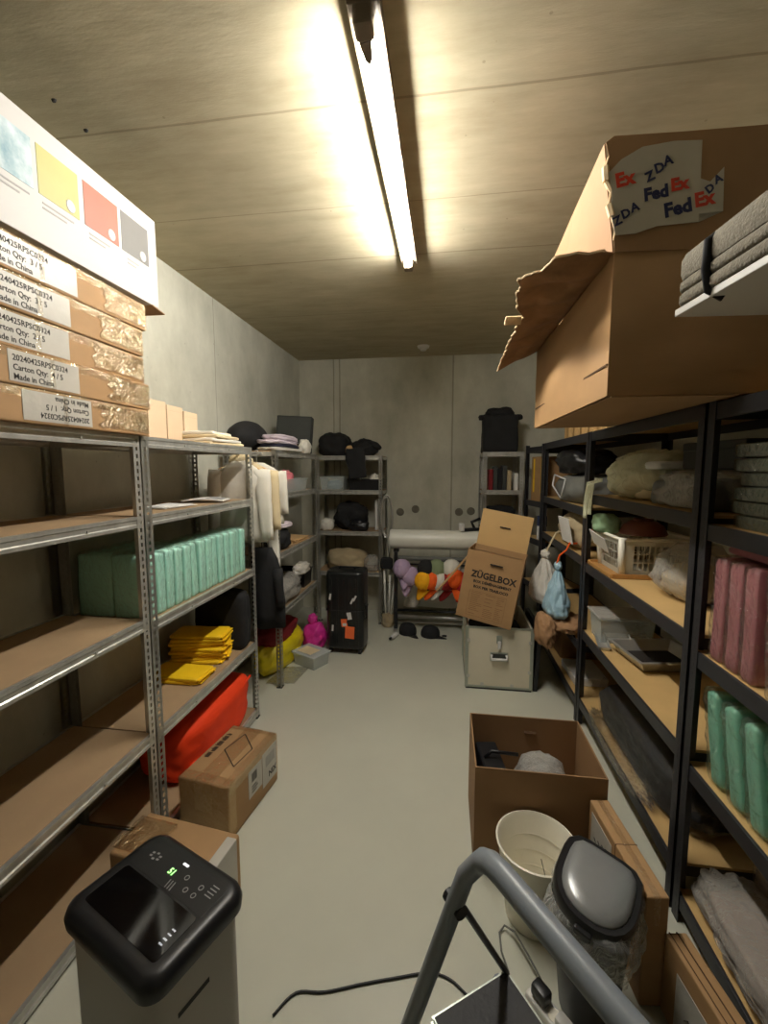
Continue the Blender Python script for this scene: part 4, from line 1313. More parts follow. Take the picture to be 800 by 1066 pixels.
MB().tube([(-.20, .15, .20), (-.235, .05, .12), (-.20, -.06, .03), (-.17, -.05, .17), (-.20, .15, .20)], .007, 6).build('white_trim', 'white', t, smooth=True)
t = thing('beige_sack', 'beige cloth sack with a white label in the third right unit', 'sack', (1.0, 3.35, 1.098))
MB().blob((.26, .60, .27), seed=143, amp=.16, freq=1.8).build('sack_body', 'beigecloth', t, smooth=True)
MB().box(-.004, .004, -.10, .10, 0, .18, T=rotm(0, R(-12), R(4), (-.135, -.16, .05)), bev=.002).build('label', 'paper', t)

def hanging_bag(label, loc, size, mat, seed, tie, tie_top, inner=None):
    t = thing('tied_bag', label, 'bag', loc)
    w, d, h = size
    mb = MB()
    prof = []
    n = 16
    V = []
    def fn(u, v):
        a = 2 * PI * u
        f = v
        r = (.12 + .88 * min(1, f / .75) ** .75) * (1 - .30 * max(0, f - .9) / .1)
        r *= 1 + .22 * (noise.noise(Vector((math.cos(a) * 1.6 + seed, math.sin(a) * 1.6, f * 3))) + .6 * noise.noise(Vector((math.cos(a) * 4 + seed, math.sin(a) * 4, f * 7)))) + .10 * math.sin(a * 9 + seed) * (1 - f) ** 2
        return (math.cos(a) * r * w / 2, math.sin(a) * r * d / 2, -f * h)
    mb.grid(fn, 64, 28, closed_u=True)
    bot = [v for v in mb.bm.verts if v.co.z < -h + .001]
    mb.bm.faces.new(bot) if len(bot) > 2 else None
    mb.build('bag_body', mat, t, smooth=True)
    MB().blob((w * .75, d * .75, h * .55), seed=seed, amp=.2).build('contents', inner, t, smooth=True, loc=(0, 0, -h + .01)) if inner else None
    MB().blob((w * .3, d * .3, .07), seed=seed + 1, amp=.3, base=False, sub=3).build('gathered_top', mat, t, smooth=True, loc=(0, 0, .02))
    MB().tube(tie_top, .007, 6).build('tie_string', tie, t, smooth=True)
    return t
hanging_bag('white mesh bag tied with cream string hanging off the third right unit', (.77, 3.42, .99), (.22, .40, .34), 'bagwhite', 5.1, 'creamcloth', [(0, 0, -.01), (.0, -.02, .04), (.03, -.03, .12), (.065, -.02, .19), (.085, -.01, .20), (.13, .0, .185)], 'whitecloth')
hanging_bag('pale blue bag with an orange tie hanging beside the white mesh bag', (.79, 3.12, .965), (.17, .28, .33), 'bagblue', 9.3, 'orange', [(0, 0, -.03), (-.012, -.01, .04), (.005, -.01, .10), (.045, -.02, .14), (.07, -.0, .185), (.12, .0, .185)], 'bagblue')
t = thing('paper_bundle', 'crumpled brown paper bundle hanging over the third right unit shelf', 'paper bundle', (.79, 3.12, .538))
MB().blob((.22, .30, .11), seed=151, amp=.22, freq=2.2, n=2.6, ridge=.25).build('top_fold', 'brownpaper', t, smooth=True, loc=(.06, 0, 0))
MB().blob((.10, .23, .22), seed=152, amp=.22, freq=2.4, n=2.6, ridge=.3, base=False).build('hanging_fold', 'brownpaper', t, smooth=True, loc=(-.085, -.04, .0), rot=(0, 0, .2))
t = thing('white_paper_box', 'flat white box lying on the lowest shelf of the third right unit', 'box', (1.025, 3.22, .1485), R(2))
MB().box(-.11, .11, -.16, .16, 0, .052, bev=.003).build('body', 'white', t)
MB().box(-.112, .112, -.162, .162, .028, .056, bev=.003).build('lid', 'white', t)
t = taped_box('taped_carton', 'plain brown carton low in the third right unit behind the board', (1.10, 3.72, .148), 0, .34, .42, .28, 'card_dark')
MB().box(-.025, .025, -.2105, .2105, .2, .2812).build('tape', 'tape', t)

# second right unit
t = thing('yellowish_bag', 'translucent yellowish plastic bag with handles drooping over the shelf edge', 'bag', (1.07, 2.47, 1.5115))
MB().blob((.33, .52, .27), seed=161, amp=.18, freq=1.7, n=2.6, ridge=.18, sub=5).build('bag_body', 'bagyellow', t, smooth=True)
MB().blob((.24, .46, .15), seed=162, amp=.15, freq=1.7, n=3).build('contents', 'creamcloth', t, smooth=True)
for k, (y0, y1, z1) in enumerate(((.27, .31, -.15), (.22, .24, -.12), (.28, .33, -.10))):
    MB().grid(lambda u, v: ((-.175, -.218, -.220, -.222, -.223)[min(4, int(u * 4.99))] + .008 * math.sin(v * 7 + k), y0 + (y1 - y0) * u + (v - .5) * .05, .10 + (z1 - .10) * u + .03 * math.sin(u * 3)), 14, 5, th=.002).build('bag_handle', 'bagyellow', t, smooth=True)
t = thing('film_pack', 'grey clothes in clear film beside the yellowish bag', 'pack', (1.085, 1.92, 1.5115))
MB().pack((.32, .42, .12), .035, .012, 6, 163).build('contents', 'greycloth', t, smooth=True)
MB().blob((.35, .45, .165), seed=164, amp=.16, freq=2, n=3.5, ridge=.15).build('film', 'filmgrey', t, smooth=True)
t = thing('dark_box', 'dark grey box lying on the film pack of grey clothes', 'box', (1.16, 1.92, 1.665), R(5))
MB().box(-.11, .11, -.18, .18, 0, .11, bev=.006).build('body', 'darkgrey', t)
MB().box(-.112, .112, -.182, .182, .075, .112, bev=.006).build('lid', 'darkgrey', t)
soft('white_packet', 'small white packet tucked between the yellowish bag and the dark box', 'packet', (1.02, 2.20, 1.665), (.14, .14, .04), 'paper', 165, amp=.08, n=5)

t = thing('wooden_tray', 'thin wooden tray under the white basket on the right unit', 'tray', (1.09, 2.62, 1.078))
MB().box(-.20, .20, -.19, .19, 0, .012, bev=.003).build('base', 'wood', t)
for s in (-1, 1):
    MB().box(-.20, .20, s * .19 - .006, s * .19 + .006, 0, .026, bev=.003).build('edge', 'wood', t)
    MB().box(s * .20 - .006, s * .20 + .006, -.19, .19, 0, .022, bev=.003).build('edge', 'wood', t)
# slotted basket
t = thing('slotted_basket', 'white slotted plastic basket on the wooden tray', 'basket', (1.12, 2.61, 1.0905))
w, d, h = .34, .32, .20
def slotted(mb, L, hh, T):
    b2 = bmesh.new()
    nx = 9
    xs = [-L / 2 + .05]
    cw = (L - .10) / nx
    X = [-L / 2, ]
    for i in range(nx):
        X += [-L / 2 + .05 + i * cw + .003, -L / 2 + .05 + (i + 1) * cw - .005]
    X.append(L / 2)
    Z = [0, .03, .07, .078, .118, .126, .165, hh]
    V = [[b2.verts.new((x, 0, z)) for z in Z] for x in X]
    for i in range(len(X) - 1):
        for j in range(len(Z) - 1):
            if i % 2 == 1 and j % 2 == 1:
                continue
            b2.faces.new((V[i][j], V[i + 1][j], V[i + 1][j + 1], V[i][j + 1]))
    bmesh.ops.solidify(b2, geom=list(b2.faces), thickness=.004)
    mb.merge(b2, T)
mb = MB()
for (L, T) in ((w, rotm(R(5), 0, 0, (0, -d / 2, 0))), (w, rotm(R(-5), 0, 0, (0, d / 2, 0))), (d, rotm(R(5), 0, R(90), (w / 2, 0, 0))), (d, rotm(R(-5), 0, R(90), (-w / 2, 0, 0)))):
    slotted(mb, L, h, T)
mb.box(-w / 2, w / 2, -d / 2, d / 2, 0, .004)
mb.build('wall', 'cream', t)
MB().tube([(x, y, h) for x, y in rrect(w + .04, d + .04, .03)], .010, 8, closed=True).build('rim', 'cream', t, smooth=True)
for sx in (-1, 1):
    for sy in (-1, 1):
        MB().tube([(sx * w / 2, sy * d / 2, 0), (sx * (w / 2 + .016), sy * (d / 2 + .016), h)], .016, 8).build('corner_post', 'cream', t, smooth=True)
soft('green_cloth', 'pale green cloth bulging over the basket end by the post', 'cloth', (.95, 2.72, 1.29), (.14, .20, .12), 'greencloth', 171, amp=.15)
t = thing('white_tag', 'white card tag leaning out below the green cloth', 'tag', (.90, 2.66, 1.24), (R(20), R(-30), R(10)))
MB().box(-.002, .002, -.07, .07, -.05, .06, bev=.001).build('card', 'paper', t)
t = thing('brown_bowl', 'reddish brown bowl resting upside down on the basket', 'bowl', (1.10, 2.58, 1.302))
MB().lathe([(.115, 0), (.12, .006), (.10, .05), (.06, .075), (0, .078)], 28, cap0=True).build('bowl', 'redbrown', t, smooth=True, angle=50)
MB().lathe([(.05, .076), (.05, .086), (.042, .086), (.042, .077)], 24).build('foot_ring', 'redbrown', t, smooth=True, angle=40)
t = thing('clear_bag', 'clear bag of beige goods beside the white basket', 'bag', (1.13, 2.10, 1.078))
MB().blob((.24, .32, .18), seed=172, amp=.16, freq=2.2).build('contents', 'beigecloth', t, smooth=True)
MB().blob((.32, .40, .27), seed=173, amp=.18, freq=1.8, ridge=.15).build('film', 'filmgrey', t, smooth=True)

t = thing('roasting_pan', 'steel roasting pan with dark inside on the right unit board', 'pan', (1.13, 2.40, .643), R(8))
tray(MB(), .34, .30, .062, th=.004, flare=.03, rim=.012).build('pan_body', 'steel', t)
MB().box(-.13, .13, -.11, .11, .005, .012, bev=.002).build('dark_insert', 'ink', t)
for s in (-1, 1):
    MB().tube([(-.05, s * .155, .058), (-.05, s * .185, .07), (.05, s * .185, .07), (.05, s * .155, .058)], .005, 8).build('handle', 'steel', t, smooth=True)
t = thing('clear_tub', 'clear plastic tub behind the roasting pan at the post', 'tub', (1.06, 2.70, .643))
tray(MB(), .30, .19, .15).build('tub', 'clearbox', t)
MB().box(-.165, .165, -.11, .11, .151, .163, bev=.004).build('lid', 'filmgrey', t)
t = thing('metal_sheet', 'long thin steel tray lying by the post on the pan shelf', 'tray', (.93, 2.63, .643), R(-12))
tray(MB(), .06, .26, .02, th=.002, flare=.005, rim=.003).build('sheet', 'steel', t)
soft('black_pouch', 'small black pouch alone on the bare right unit board', 'pouch', (1.19, 1.92, .643), (.10, .14, .05), 'black', 174, amp=.12)
t = thing('black_clothes_pack', 'black clothes in shiny clear film on the lowest right shelf', 'pack', (1.085, 2.22, .1915))
MB().blob((.33, .94, .24), seed=175, amp=.06, freq=1.6, n=4, sub=5, ridge=.06).build('contents', 'black', t, smooth=True)
MB().blob((.37, 1.00, .275), seed=176, amp=.06, freq=2.0, n=4, sub=5, ridge=.08).build('film', 'filmthin', t, smooth=True)
MB().blob((.10, .70, .09), seed=177, amp=.25, freq=3, n=2.6, sub=5, ridge=.3).build('film_fold', 'film', t, smooth=True, loc=(-.19, .02, .0))

# first right unit
gp = thing('flat_pack', 'x', 'pack', (0, 0, 0))
MB().pack((.36, .66, .044), .008, .003, 6, 181).build('contents', 'greygreen', gp, smooth=True)
MB().pack((.370, .67, .0455), .009, .001, 12, 182, ridge=.004, cuts=16).build('film', 'film', gp, smooth=True)
for k in range(6):
    lab = '%s grey-green flat pack of the pile on the near right unit' % ('lowest', 'second lowest', 'third lowest', 'third highest', 'second highest', 'topmost')[k]
    loc = (1.105 + .006 * ((k * 3) % 3 - 1), 1.20 + .01 * ((k * 2) % 3 - 1), 1.4805 + .0445 * k)
    if k == 0:
        gp.location = loc
        gp['label'] = lab
        gp['group'] = 'grey-green flat packs on the near right unit'
    else:
        dup(gp, lab, loc, R(1.5 * (k % 3 - 1)), 'grey-green flat packs on the near right unit')
pp = thing('pink_package', 'x', 'package', (0, 0, 0))
MB().pack((.335, .060, .345), .014, .003, 6, 183).build('fabric', 'pink', pp, smooth=True)
MB().pack((.346, .071, .354), .016, .002, 12, 184, ridge=.008, cuts=16).build('plastic_film', 'film', pp, smooth=True)
pinks = [(1.06, 1.525, 0, 0, 'farthest pink package standing at the posts on the near right unit'), (1.06, 1.449, 1, .5, 'second pink package from the posts on the near right unit'), (1.06, 1.370, -1, 1, 'third pink package from the posts on the near right unit'), (1.05, 1.25, 3, 5, 'nearest pink package, leaning, on the near right unit')]
for k, (x, y, rz, rx, lab) in enumerate(pinks):
    rot = (R(-rx), 0, R(rz))
    if k == 0:
        pp.location, pp.rotation_euler, pp['label'], pp['group'] = (x, y, 1.0335 + (.007 if k == 3 else 0)), rot, lab, 'pink packages on the near right unit'
    else:
        dup(pp, lab, (x, y, 1.0335 + (.007 if k == 3 else 0)), rot, 'pink packages on the near right unit')
soft('pink_flat_package', 'pink package lying flat on top of the standing pink ones', 'package', (1.10, 1.38, 1.389), (.34, .42, .036), 'pink', 185, amp=.02, n=9, ridge=0)
mp_ = thing('mint_pack', 'x', 'package', (0, 0, 0))
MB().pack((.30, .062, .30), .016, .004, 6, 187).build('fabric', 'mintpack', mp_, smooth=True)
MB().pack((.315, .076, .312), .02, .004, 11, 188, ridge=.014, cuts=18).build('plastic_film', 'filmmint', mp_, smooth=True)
mints = [(1.05, 1.475, 'farthest mint package leaning at the posts on the near right unit'), (1.05, 1.38, 'second mint package from the posts, leaning, near right unit'), (1.05, 1.285, 'third mint package from the posts, leaning, near right unit'), (1.05, 1.185, 'nearest mint package leaning on the near right unit')]
for k, (x, y, lab) in enumerate(mints):
    rot = (R(-13), 0, R(2 * (k % 2)))
    if k == 0:
        mp_.location, mp_.rotation_euler, mp_['label'], mp_['group'] = (x, y, .6255), rot, lab, 'mint packages on the near right unit'
    else:
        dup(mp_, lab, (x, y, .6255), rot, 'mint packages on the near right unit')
t = thing('film_bundle', 'taupe goods in clear film on the lowest near right shelf', 'bundle', (1.02, 1.25, .1115), R(0))
MB().blob((.22, .60, .11), seed=191, amp=.08, n=4.5, freq=1.6).build('contents', 'taupe', t, smooth=True)
MB().blob((.27, .66, .145), seed=192, amp=.12, n=3.5, freq=2.2, ridge=.16, sub=5).build('film', 'filmgrey', t, smooth=True)
t = thing('taupe_pouch', 'pale taupe wrapped block behind the film bundle on the lowest shelf', 'block', (1.20, 1.48, .108), R(3))
MB().pack((.20, .18, .30), .02, .005, 7, 193).build('wrapped_block', 'taupe', t, smooth=True)
MB().pack((.21, .19, .31), .02, .006, 11, 194, ridge=.015, cuts=14).build('film', 'film', t, smooth=True)

# ------------------------------------------------------------------ big torn carton on the right unit tops
t = thing('torn_carton', 'big torn brown carton with printed white tape overhanging the right shelves', 'carton', (.49, 1.45, 1.892))
def loc_(p):
    return (p[0] - .49, p[1] - 1.45, p[2] - 1.892)
A0, B0, C0, D0 = (.49, 1.45), (1.22, 1.47), (1.30, 2.38), (.49, 2.56)
zt = 2.312
def quad(mb, pts, th):
    mb.panel([loc_(p) for p in pts], th)
def wall_bulge(mb, p0, p1, z0, z1, amp, seed, th, n=14, m=10):
    a, b = Vector((*p0, 0)), Vector((*p1, 0))
    nn = (b - a).cross(Vector((0, 0, 1))).normalized()
    def fn(u, v):
        p = a.lerp(b, u)
        k = amp * math.sin(PI * u) * math.sin(PI * v) + .012 * noise.noise(Vector((u * 3, v * 3, seed))) * math.sin(PI * u)
        p = p + nn * k
        return loc_((p.x, p.y, z0 + (z1 - z0) * v))
    mb.grid(fn, n, m, th=th)
mb = MB()
wall_bulge(mb, D0, A0, 1.892, zt, .015, 1, .005)
mb.build('aisle_side', 'card', t, smooth=True, angle=40)
mb = MB()
wall_bulge(mb, A0, B0, 1.892, zt, .012, 2, .005)
mb.build('near_side', 'card', t, smooth=True, angle=40)
mb = MB()
wall_bulge(mb, B0, C0, 1.892, zt, .0, 3, .005)
mb.build('wall_side', 'card', t, smooth=True, angle=40)
mb = MB()
wall_bulge(mb, C0, D0, 1.892, zt, .0, 4, .005)
mb.build('far_side', 'card', t, smooth=True, angle=40)
mb = MB()
quad(mb, [(*A0, 1.892), (*B0, 1.892), (*C0, 1.892), (*D0, 1.892)], .004)
mb.build('bottom', 'card', t)
# raised near flap carrying the printed tape
TL, TR = (.448, 1.44, 2.612), (1.18, 1.455, 2.63)
rd = random.Random(11)
edge = []
for k in range(1, 9):
    f = k / 9
    edge.append((A0[0] + (TL[0] - A0[0]) * f + rd.uniform(-.008, .012), A0[1] + (TL[1] - A0[1]) * f, zt + (TL[2] - zt) * f + rd.uniform(-.006, .006)))
mb = MB()
mid = [((TL[0] + (TR[0] - TL[0]) * f), TL[1] + (TR[1] - TL[1]) * f, TL[2] + (TR[2] - TL[2]) * f + dz) for f, dz in ((.03, .015), (.3, .006), (.6, .0))]
quad(mb, [(*B0, zt - .01), (*TR[:2], TR[2])] + mid[::-1] + [TL] + edge[::-1] + [(*A0, zt)], .004)
nf = mb.build('near_flap', 'card_dark', t)
mb = MB()
for k in range(7):
    p = edge[k]
    q = edge[k + 1]
    mb.tube([loc_(p), loc_(q)], .0045 + .003 * (k % 3), 6)
mb.build('torn_edge', 'card_edge', nf)
# printed tape on the flap: local axes on the flap plane
ex = Vector((B0[0] - A0[0], B0[1] - A0[1], -.012)).normalized()
eu = (Vector(TL) - Vector((*A0, zt)))
eu = (eu - ex * eu.dot(ex)).normalized()
en = ex.cross(eu).normalized()
if en.y > 0:
    en = -en
O = Vector(loc_((*A0, zt)))
def fp(u, v, n=.0):
    return O + ex * u + eu * v + en * n
mb = MB()
pl = [(.004, .045), (.06, .048), (.12, .066), (.19, .070), (.235, .072), (.237, .094), (.300, .098), (.306, .215), (.268, .178), (.243, .188), (.250, .288), (.175, .290), (.09, .280), (.03, .250), (-.008, .215), (.000, .17), (-.006, .10)]
n_ = len(pl)
a = [mb.bm.verts.new(fp(u - .13 * v, v, .006)) for u, v in pl]
b = [mb.bm.verts.new(fp(u - .13 * v, v, .0072)) for u, v in pl]
f1 = mb.bm.faces.new(a[::-1])
f2 = mb.bm.faces.new(b)
for i in range(n_):
    mb.bm.faces.new((a[i], a[(i + 1) % n_], b[(i + 1) % n_], b[i]))
bmesh.ops.triangulate(mb.bm, faces=[f1, f2])
tp = mb.build('printed_tape', 'fedtape', nf)
def ft(s, size, mat, u, v, ang, bold=.0022):
    x = ex * math.cos(R(ang)) + eu * math.sin(R(ang))
    y = -ex * math.sin(R(ang)) + eu * math.cos(R(ang))
    text(s, size, mat, tp, fp(u - .13 * v, v, .0078), x, y, bold=bold)
ft('Ex', .052, 'fedred', .012, .175, 12)
ft('Z', .036, 'fednavy', .098, .185, 24, .0012)
ft('D', .036, 'fednavy', .122, .206, 20, .0012)
ft('A', .036, 'fednavy', .147, .225, 18, .0012)
ft('Fed', .046, 'fednavy', .088, .135, 10)
ft('Ex', .046, 'fedred', .162, .158, 8)
ft('Fed', .052, 'fednavy', .142, .088, 12)
ft('Ex', .052, 'fedred', .225, .112, 10)
ft('Z', .034, 'fednavy', .004, .070, 26, .0012)
ft('D', .034, 'fednavy', .026, .088, 24, .0012)
ft('A', .034, 'fednavy', .052, .105, 22, .0012)
ft('D', .030, 'fednavy', .262, .145, 40, .0012)
ft('A', .030, 'fednavy', .283, .170, 30, .0012)
# standing outer layer of the aisle flap, lit by the lamp
mb = MB()
quad(mb, [(*A0, zt), TL, (.445, 1.72, 2.585), (.43, 2.02, 2.52), (.47, 2.05, zt)], .004)
mb.build('aisle_flap', 'card_dark', t)
# torn lower layer of the aisle flap folded outwards
pts = [(*A0, zt), (.455, 1.447, 2.318), (.42, 1.455, 2.314), (.385, 1.452, 2.318), (.335, 1.475, 2.312), (.285, 1.53, 2.310), (.243, 1.60, 2.308), (.248, 1.70, 2.305), (.272, 1.84, 2.300), (.305, 1.92, 2.292), (.296, 2.06, 2.285), (.292, 2.22, 2.270), (.288, 2.38, 2.245), (.275, 2.52, 2.205), (.36, 2.55, 2.26), (*D0, zt)]
mb = MB()
fold = [(.49, 1.45 + (2.56 - 1.45) * k / (len(pts) - 1), zt) for k in range(len(pts))]
rows = []
def tf(u, v):
    i = u * (len(pts) - 1)
    k = min(len(pts) - 2, int(i))
    f = i - k
    o = Vector(pts[k]).lerp(Vector(pts[k + 1]), f)
    q = Vector(fold[k]).lerp(Vector(fold[k + 1]), f)
    p = q.lerp(o, v)
    w = .030 * noise.noise(Vector((p.y * 8, p.x * 8, 3))) * math.sin(PI * min(1, v * 1.1)) * 1.5
    p = p + (o - q) * (.10 * noise.noise(Vector((p.y * 16, 1, 7))) + .05 * noise.noise(Vector((p.y * 45, 2, 7)))) * v ** 3
    return Vector(loc_((p.x + w, p.y, p.z + w)))
mb.grid(tf, 90, 16, th=.004)
tfo = mb.build('torn_flap', 'card_torn', t, smooth=True)
mb = MB()
mb.tube([tuple(tf(k / 120, 1.0)) for k in range(6, 118)], .0042, 5)
mb.build('torn_edge', 'card_edge', tfo)
mb = MB()
mb.panel([loc_(p) for p in ((.30, 1.92, 2.296), (.235, 1.90, 2.290), (.230, 1.915, 2.262), (.30, 1.95, 2.272))], .006)
mb.build('paper_shred', 'card_edge', tfo)
# crease and loose bottom flap
mb = MB()
quad(mb, [(.486, 2.54, 1.998), (.486, 1.455, 1.990), (.486, 1.455, 1.984), (.486, 2.54, 1.992)], .003)
mb.build('crease', 'seam', t)
mb = MB()
quad(mb, [(.50, 1.44, 1.886), (.86, 1.455, 1.886), (.86, 2.46, 1.888), (.50, 2.53, 1.888)], .003)
mb.build('bottom_flap', 'card', t)
# supporting box out at the near end and the woven bundle on it
t = taped_box('taped_carton', 'brown carton at the near end of the right unit top under the woven bundle', (1.08, .80, 1.884), 0, .40, .50, .185, 'card_dark')
MB().box(-.025, .025, -.2505, .2505, .1, .1862).build('tape', 'tape', t)
t = thing('woven_bundle', 'grey woven bundle with dark straps on a white board, top right', 'bundle', (.60, 1.30, 2.071), R(4))
MB().box(0, .55, -.76, 0, 0, .018, bev=.002).build('white_board', 'white', t)
for z0, hh in ((.0185, .032), (.052, .030), (.083, .062)):
    rloft(MB(), [(.54, .74, .03, 0), (.55, .75, .035, hh * .25), (.55, .75, .035, hh * .75), (.535, .74, .03, hh)]).build('woven_layer', 'wovengrey', t, loc=(.268, -.378, z0), smooth=True, angle=60)
for y in (-.14, -.36, -.58):
    MB().tube([(.30, y, .148), (.02, y, .148), (-.011, y, .125), (-.013, y, .06), (-.004, y, .016), (.03, y, -.001)], .006, 6, rr=.012).build('strap', 'black', t, smooth=True)

# ------------------------------------------------------------------ foreground floor goods
t = thing('open_carton', 'open brown carton with bubble wrap on the floor in the aisle', 'carton', (.395, 1.895, 0), R(0))
w, d, h, th = .515, .40, .45, .006
mb = MB()
mb.box(-w / 2, w / 2, -d / 2, -d / 2 + th, 0, h)
mb.box(-w / 2, w / 2, d / 2 - th, d / 2, 0, h)
mb.box(-w / 2, -w / 2 + th, -d / 2 + th, d / 2 - th, 0, h)
mb.box(w / 2 - th, w / 2, -d / 2 + th, d / 2 - th, 0, h)
mb.box(-w / 2, w / 2, -d / 2, d / 2, 0, .008)
mb.build('body', 'card_dark', t)
for s in (-1, 1):
    MB().box(s * w / 2 - (.004 if s > 0 else -.006) - .001, s * w / 2 - (.004 if s > 0 else -.006) + .001, -.15, .15, .2, h - .02).build('side_crease', 'card_dark', t)
MB().tube([(-.055, 0, 0), (.0, 0, 0)], .018, 10, rr=.002).build('hand_hole', 'seam', t, loc=(.06, d / 2 - th - .0012, h - .07))
soft('bubble_wrap', 'crumpled clear bubble wrap inside the open carton', 'bubble wrap', (.455, 1.92, .010), (.26, .28, .36), 'bubble', 201, amp=.16, freq=1.6, ridge=.14)
t = thing('black_tool_case', 'black object lying in the left corner of the open carton', 'case', (.225, 1.945, .010), R(8))
MB().box(-.05, .05, -.10, .10, 0, .33, bev=.01).build('case_body', 'blackpl', t)
MB().tube([(-.03, -.02, .33), (0, -.02, .36), (.12, -.03, .35)], .008, 8).build('handle', 'blackpl', t, smooth=True)

t = thing('bucket', 'empty cream plastic bucket in front of the open carton', 'bucket', (.352, 1.535, 0))
mb = MB()
mb.lathe([(0, .003), (.10, .0), (.104, .004), (.138, .285), (.145, .288), (.146, .296), (.140, .298), (.134, .290), (.100, .012), (0, .010)], 40)
mb.build('bucket_body', 'cream', t, smooth=True, angle=40)
for z, r in ((.09, .1095), (.15, .1165), (.21, .1235)):
    MB().lathe([(r + .0005, z), (r - .0015, z + .003), (r + .0008, z + .006)], 40).build('inner_ring', 'cream', t, smooth=True)
t = thing('black_cable_plug', 'small black plug with a thin wire lying in the bucket', 'plug', (.355, 1.53, .0115))
MB().lathe([(0, 0), (.012, .002), (.010, .03), (.005, .05), (0, .052)], 12, T=rotm(R(50), 0, R(20), (0, 0, .012))).build('plug_body', 'blackpl', t, smooth=True)
MB().tube([(0, -.0, .04), (.01, -.02, .10), (.03, -.01, .16), (.02, .02, .20)], .0015, 5).build('wire', 'blackpl', t)

t = thing('waste_bin', 'dark waste bin with a domed grey lid and a clear liner bag', 'waste bin', (.468, 1.275, 0), R(-30))
rloft(MB(), [(.15, .18, .06, .0), (.16, .19, .065, .01), (.215, .25, .08, .36), (.218, .252, .08, .37)]).build('bin_body', 'blackpl', t, smooth=True, angle=50)
def dsec(w, d, z, n=28, cy=0):
    pts = []
    for k in range(n):
        a = 2 * PI * k / n
        x, y = math.cos(a), math.sin(a)
        p = 2.3 if y < 0 else 5
        kk = (abs(x) ** p + abs(y) ** p) ** (-1 / p)
        pts.append((x * kk * w / 2, cy + y * kk * d / 2, z))
    return pts
def dloft(secs):
    mb = MB()
    rings = [[mb.bm.verts.new(p) for p in s] for s in secs]
    for A, B in zip(rings, rings[1:]):
        n = len(A)
        for k in range(n):
            mb.bm.faces.new((A[k], A[(k + 1) % n], B[(k + 1) % n], B[k]))
    mb.bm.faces.new(rings[0][::-1])
    mb.bm.faces.new(rings[-1])
    return mb
TL_ = rotm(R(6), R(10), 0, (0, 0, .372))
rim = dloft([dsec(.225, .265, 0), dsec(.235, .275, .01), dsec(.235, .275, .035), dsec(.222, .262, .045)]).xf(TL_).build('lid_rim', 'blackpl', t, smooth=True, angle=50)
dloft([dsec(.195, .235, .043), dsec(.19, .23, .050), dsec(.16, .195, .060), dsec(.10, .13, .066), dsec(.03, .05, .068)]).xf(TL_).build('lid', 'lid', t, smooth=True)
MB().box(-.025, .025, -.150, -.128, .005, .03, bev=.006, T=TL_).build('lid_tab', 'blackpl', t)
mb = MB()
def fb(u, v):
    a = 2 * PI * u
    x, y = math.cos(a), math.sin(a)
    p = 3.0
    kk = (abs(x) ** p + abs(y) ** p) ** (-1 / p)
    r = 1 + .12 * noise.noise(Vector((x * 2.2, y * 2.2, v * 3))) + .05 * math.sin(a * 17) * v + .16 * math.sin(PI * v * .8)
    return Vector((x * kk * .113 * r, y * kk * .133 * r, .385 - (.13 + .05 * noise.noise(Vector((x * 2, y * 2, 9)))) * v + .02 * math.sin(PI * v)))
mb.grid(fb, 72, 10, closed_u=True)
mb.build('liner_bag', 'filmbag', t, smooth=True)

t = thing('slim_carton', 'slim upright brown carton with a white label behind the bin', 'carton', (.600, 1.475, 0), R(6))
MB().box(0, .072, -.19, .20, 0, .375, bev=.005).build('body', 'card', t)
MB().box(-.0006, .0726, -.005, -.002, .05, .3756).build('flap_seam', 'seam', t)
MB().box(.026, .046, -.1905, .2005, .28, .3758).build('tape', 'tape_clear', t)
lb = MB().box(-.0015, .0005, .02, .175, .20, .345).build('label', 'label', t)
mb = MB()
for k in range(4):
    mb.tube([(-.0018, .04 + .03 * k, .29 - .012 * k), (-.0018, .055 + .03 * k, .30 - .012 * k)], .003, 5, rr=.001)
mb.build('label_mark', 'ink', lb)
t = thing('slim_carton', 'slim brown carton with a white label in the bottom right corner', 'carton', (.682, 1.29, 0), R(9))
MB().box(0, .065, -.46, 0, 0, .262, bev=.005).build('body', 'card', t)
MB().box(.012, .015, -.455, .0005, .05, .2628).build('flap_seam', 'seam', t)
MB().box(.034, .038, -.455, .0005, .05, .2628).build('flap_seam', 'seam', t)
lb = MB().box(-.0015, .0005, -.26, -.06, .03, .20).build('label', 'label', t)
MB().tube([(-.0018, -.10, .10), (-.0018, -.115, .12), (-.0018, -.13, .10)], .0025, 5, rr=.001).build('label_mark', 'ink', lb)

